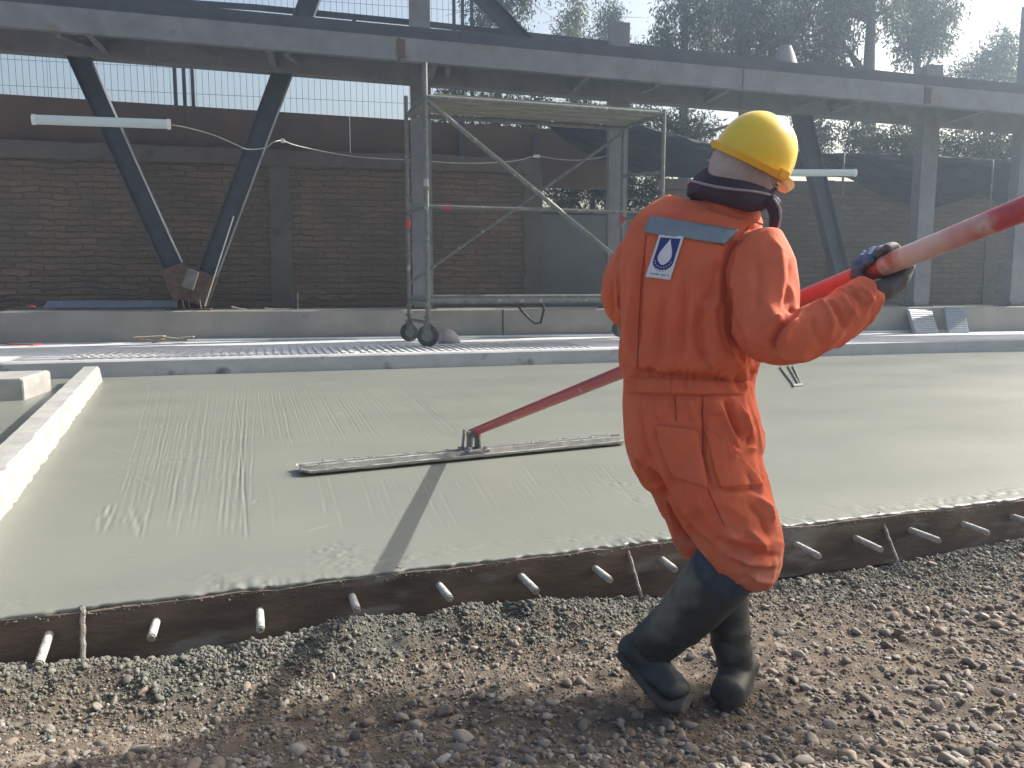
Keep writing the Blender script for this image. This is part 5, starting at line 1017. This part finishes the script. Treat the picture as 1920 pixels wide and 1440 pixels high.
def dome():
    rings = []; n = 64
    for j in range(17):
        ph = R(90 * (j / 16) ** .92 * .985); 
        r_ = []
        for t in np.linspace(0, 2 * math.pi, n, endpoint=False):
            cx, sx = math.cos(t), math.sin(t); k = math.cos(ph) ** .80; ridge = 1 + .012 * math.exp(-((sx * k) / .10) ** 2) * math.sin(ph)
            r_.append(hc + hf * (.113 * cx * k) + hl * (.096 * sx * k) + hu * ((.122 * math.sin(ph) ** .95 + .004) * ridge))
        rings.append(r_)
    mb = MB(); mb.rings(rings); return mb.build('helmet', M['helmet'], man, smooth=True)
helmet = dome()
mb = MB(); n = 72; rings = []
for (k, z) in ((.99, .004), (1.03, .004), (1, -.002), (.98, -.012), (.95, -.010), (.94, .0)):
    r_ = []
    for t in np.linspace(0, 2 * math.pi, n, endpoint=False):
        cx, sx = math.cos(t), math.sin(t); out = .010 if k > .995 else (.006 if k > .97 else 0); vis = max(0, cx) ** 5 * (.034 if k > .97 else 0); r_.append(hc + hf * (.113 * k * cx + out * cx + vis) + hl * ((.096 * k + out) * sx) + hu * (z - vis * .55))
    rings.append(r_)
rings.append(rings[0]); mb.rings(rings, caps=False); mb.build('brim', M['brim'], helmet, smooth=True)
mb = MB(); c = hc + hf * .02 - hl * .104 + hu * .004; mb.box(c, hf, hl, hu, .018, .006, .011); c2 = hc - hf * .118; mb.build('slot_boss', M['brim'], helmet, bevel=.003)

# boots
def boot(name, shaft, foot, soleP, lab):
    b = fuse(name, [(shaft,), (foot,)], M['boot'], .006, man, 5, lambda V, Nn: V + Nn * (np.array([.003 * mnoise.noise(Vector(v) * 16) + .0022 * math.sin(v[2] * 95 + 3 * mnoise.noise(Vector(v) * 10)) * (1 if v[2] < .24 else .25) for v in V]))[:, None])
    s = MB(); limb(s, soleP, 20, 2.6, .3); s.build('sole', M['sole'], b, smooth=True); return b
nb = boot('boot', [(1364, 1060, 2.13, 65, .078), (1318, 1118, 2.16, 60, .076), (1268, 1170, 2.21, 50, .066), (1222, 1208, 2.26, 44, .058)], [(1182, 1206, 2.29, 34, .046), (1212, 1240, 2.26, 36, .048), (1244, 1272, 2.22, 32, .052), (1272, 1298, 2.17, 24, .050)], [(1166, 1222, 2.30, 13, .045), (1200, 1264, 2.26, 12, .044), (1232, 1296, 2.21, 12, .052), (1264, 1318, 2.16, 12, .050), (1288, 1318, 2.13, 9, .036)], '')
fb = boot('boot', [(1352, 1080, 2.27, 48, .072), (1362, 1140, 2.27, 43, .066), (1370, 1200, 2.28, 38, .058), (1378, 1240, 2.28, 36, .058)], [(1391, 1238, 2.32, 36, .050), (1378, 1276, 2.26, 35, .052), (1364, 1300, 2.19, 30, .052)], [(1388, 1268, 2.33, 30, .030), (1378, 1300, 2.26, 33, .030), (1366, 1316, 2.19, 32, .024)], '')
nb['label'] = 'boot with raised heel'; fb['label'] = 'boot standing flat'
mb = MB(); limb(mb, [(1338, 1040, 2.12, 50, .07), (1360, 1068, 2.11, 60, .074), (1372, 1084, 2.12, 60, .070)], 22); mb.build('trouser_leg', M['denim'], man, smooth=True)
# pale lining showing along the rim of the near boot
C = at(1360, 1056, 2.13); ax_ = (at(1356, 1072, 2.13) - at(1318, 1118, 2.16)).normalized(); a_ = ax_.cross(Vector((0, 1, 0))).normalized(); b_ = a_.cross(ax_).normalized(); w = 66 / FPX * 2.13
mb = MB(); mb.tube([C + ax_ * .03 + a_ * (w * 1.02 * math.cos(t)) + b_ * (.080 * math.sin(t)) for t in np.linspace(0, 2 * math.pi, 36)], .005, 8, caps=False); mb.build('boot_rim', M['liner'], nb, smooth=True)
# ---- gloved hands on the pole
def hand(cx, Ypx, wrist, flip, nm):
    """cx: photo x of the grip centre on the pole; fingers wrap from behind over the top of the pole"""
    def pp(x_):                                    # point on the pole axis at photo x
        lo, hi = 0., (end - PA).length
        for _ in range(40):
            m_ = (lo + hi) / 2
            if pix(PA + PD * m_)[0] < x_: lo = m_
            else: hi = m_
        return PA + PD * lo
    c = pp(cx); tow = (EYE - c); tow = (tow - PD * tow.dot(PD)).normalized(); up = PD.cross(tow).normalized()
    if up.z < 0: up = -up
    K_ = 2.0 / Ypx
    pos = lambda s, deg, r_: c + PD * s + (up * math.sin(R(deg)) + tow * math.cos(R(deg))) * r_
    W_ = at(*wrist)
    mb = MB(); rr_ = pr + .013
    # palm: under and behind the pole, running back to the wrist
    secs = [(W_, .036, .026), (W_.lerp(pos(0, -80, rr_ + .02), .5), .043, .028), (pos(.004, -95, rr_ + .012), .047, .024), (pos(.012, -150, rr_ + .006), .046, .017), (pos(.012, 175, rr_), .044, .013)]
    rings = []
    for i, (p, w_, th) in enumerate(secs):
        d = (secs[min(i + 1, 4)][0] - secs[max(i - 1, 0)][0]).normalized(); a = (PD - d * PD.dot(d)).normalized(); b = d.cross(a); rings.append([p + a * (w_ * math.cos(t)) + b * (th * math.sin(t)) for t in np.linspace(0, 2 * math.pi, 20, endpoint=False)])
    mb.rings(rings)
    lens = (150, 128, 112, 96)
    tips = []
    for k, (s, a1, r0) in enumerate(((-.034, 22, .0125), (-.011, 34, .0130), (.013, 60, .0125), (.034, 78, .0110))):
        angs = np.linspace(215, a1, 9); tips.append([pos(s + .004 * math.sin(i), a, rr_ + (.005 if i in (2, 5) else 0)) for i, a in enumerate(angs)])
        mb.tube(tips[-1] + [pos(s, a1 - 10, rr_ - .004)], [r0] * 8 + [r0 * .92, r0 * .5], 12)
    th = [W_.lerp(pos(-.03, -60, rr_ + .015), .55), pos(-.040, -40, rr_ + .014), pos(-.044, 5, rr_ + .008), pos(-.036, 45, rr_ + .006), pos(-.026, 68, rr_ + .004)]
    mb.tube(th, [.022, .0195, .0165, .0145, .009], 14)
    o = mb.build('tmp', None); md = o.modifiers.new('r', 'REMESH'); md.mode = 'VOXEL'; md.voxel_size = .0028; sm = o.modifiers.new('s', 'SMOOTH'); sm.iterations = 4; bpy.context.view_layer.update(); me = eval_mesh(o); bpy.data.objects.remove(o)
    V = np.array([v.co[:] for v in me.vertices]); Nn = np.array([v.normal[:] for v in me.vertices]); n_ = np.array([mnoise.noise(Vector(v) * 60) for v in V]); V = V + Nn * (n_ * .0018)[:, None]
    h = link_mesh(nm, V, [tuple(p.vertices) for p in me.polygons], M['glove'], man, smooth=True); h.data.materials.append(M['glove_blue'])
    # knit back of the fingers is blue, the coated palm grey
    for p in h.data.polygons:
        q = MW[h.name] @ p.center; e = q - c; 
        if e.dot(up) > .020 and e.dot(PD) < .022: p.material_index = 1
    return h
hand(1655, 2.0, (1634, 553, 1.985), False, 'glove')
hand(1300, 2.7, (1282, 660, 2.66), False, 'glove')
# ---- made-up tree added outside the frame so its crown shades the near gravel
def added_shadow_tree():
    rg = np.random.default_rng(90); base = Vector((5.2, 2.7, 0)); root = empty('added_shadow_tree', base, label='added leafy tree, unseen right of the frame, put there to shade the gravel', cat='tree')
    pts = [base, Vector((4.9, 3.0, .9)), Vector((4.7, 3.3, 1.8)), Vector((4.2, 3.75, 2.7)), Vector((3.5, 3.95, 3.05)), Vector((2.9, 3.9, 3.05))]
    SH = Vector((.16, -.27, 0)); pts = pts[:2] + [p + SH for p in pts[2:]]
    mb = MB(); mb.tube(pts, [.055, .05, .04, .03, .018, .006], 10)
    bl = [((3.30, 3.86, 2.92), .50, .30, .24, 3600), ((3.85, 4.06, 3.0), .42, .28, .24, 2500), ((2.85, 3.70, 2.80), .26, .14, .16, 750), ((3.55, 4.30, 3.10), .42, .16, .16, 900), ((4.3, 4.3, 3.15), .5, .3, .3, 900), ((3.1, 3.6, 2.7), .32, .13, .13, 500)]
    P = []
    for c, rx, ry, rz, n in bl:
        c = Vector(c) + SH
        mb.tube([pts[3], (Vector(c) + pts[3]) / 2 + Vector((0, 0, .1)), Vector(c)], [.02, .012, .005], 6); d = rg.normal(size=(n, 3)); d /= np.linalg.norm(d, axis=1)[:, None]; P.append(np.array(c) + d * (rg.uniform(0, 1, n) ** .4)[:, None] * np.array([rx, ry, rz]))
    mb.build('trunk', M['bark'], root, smooth=True); P = np.concatenate(P); k = len(P); ln = .125 * rg.uniform(.6, 1.4, k); wd = ln * .32
    d = rg.normal(size=(k, 3)); d[:, 2] -= .8; d /= np.linalg.norm(d, axis=1)[:, None]; s_ = np.cross(d, rg.normal(size=(k, 3))); s_ /= np.linalg.norm(s_, axis=1)[:, None]
    V = np.stack([P, P + d * (ln * .45)[:, None] + s_ * wd[:, None] / 2, P + d * ln[:, None], P + d * (ln * .45)[:, None] - s_ * wd[:, None] / 2], 1).reshape(-1, 3)
    link_mesh('crown', V, np.arange(4 * k).reshape(-1, 4), M['leaf2'], root)
added_shadow_tree()
# ================================================================ HAZE (added volume imitating veiling lens glare and the bluish fading of far things)
HZ = '.0056'
if float(HZ) > 0:
    mb = MB(); mb.box((10, 14, 5.2), (1, 0, 0), (0, 1, 0), (0, 0, 1), 45, 26, 7.2); hz = mb.build('glare_haze', None); m = bpy.data.materials.new('glare_haze_volume'); m.use_nodes = True; nt = m.node_tree; N = nt.nodes; nt.links.clear(); N.remove(N['Principled BSDF'])
    v = N.new('ShaderNodeVolumePrincipled'); v.inputs['Color'].default_value = (.62, .80, 1, 1); v.inputs['Density'].default_value = float(HZ); v.inputs['Anisotropy'].default_value = .72; nt.links.new(v.outputs[0], N['Material Output'].inputs['Volume']); hz.data.materials.append(m); tag(hz, kind='stuff')
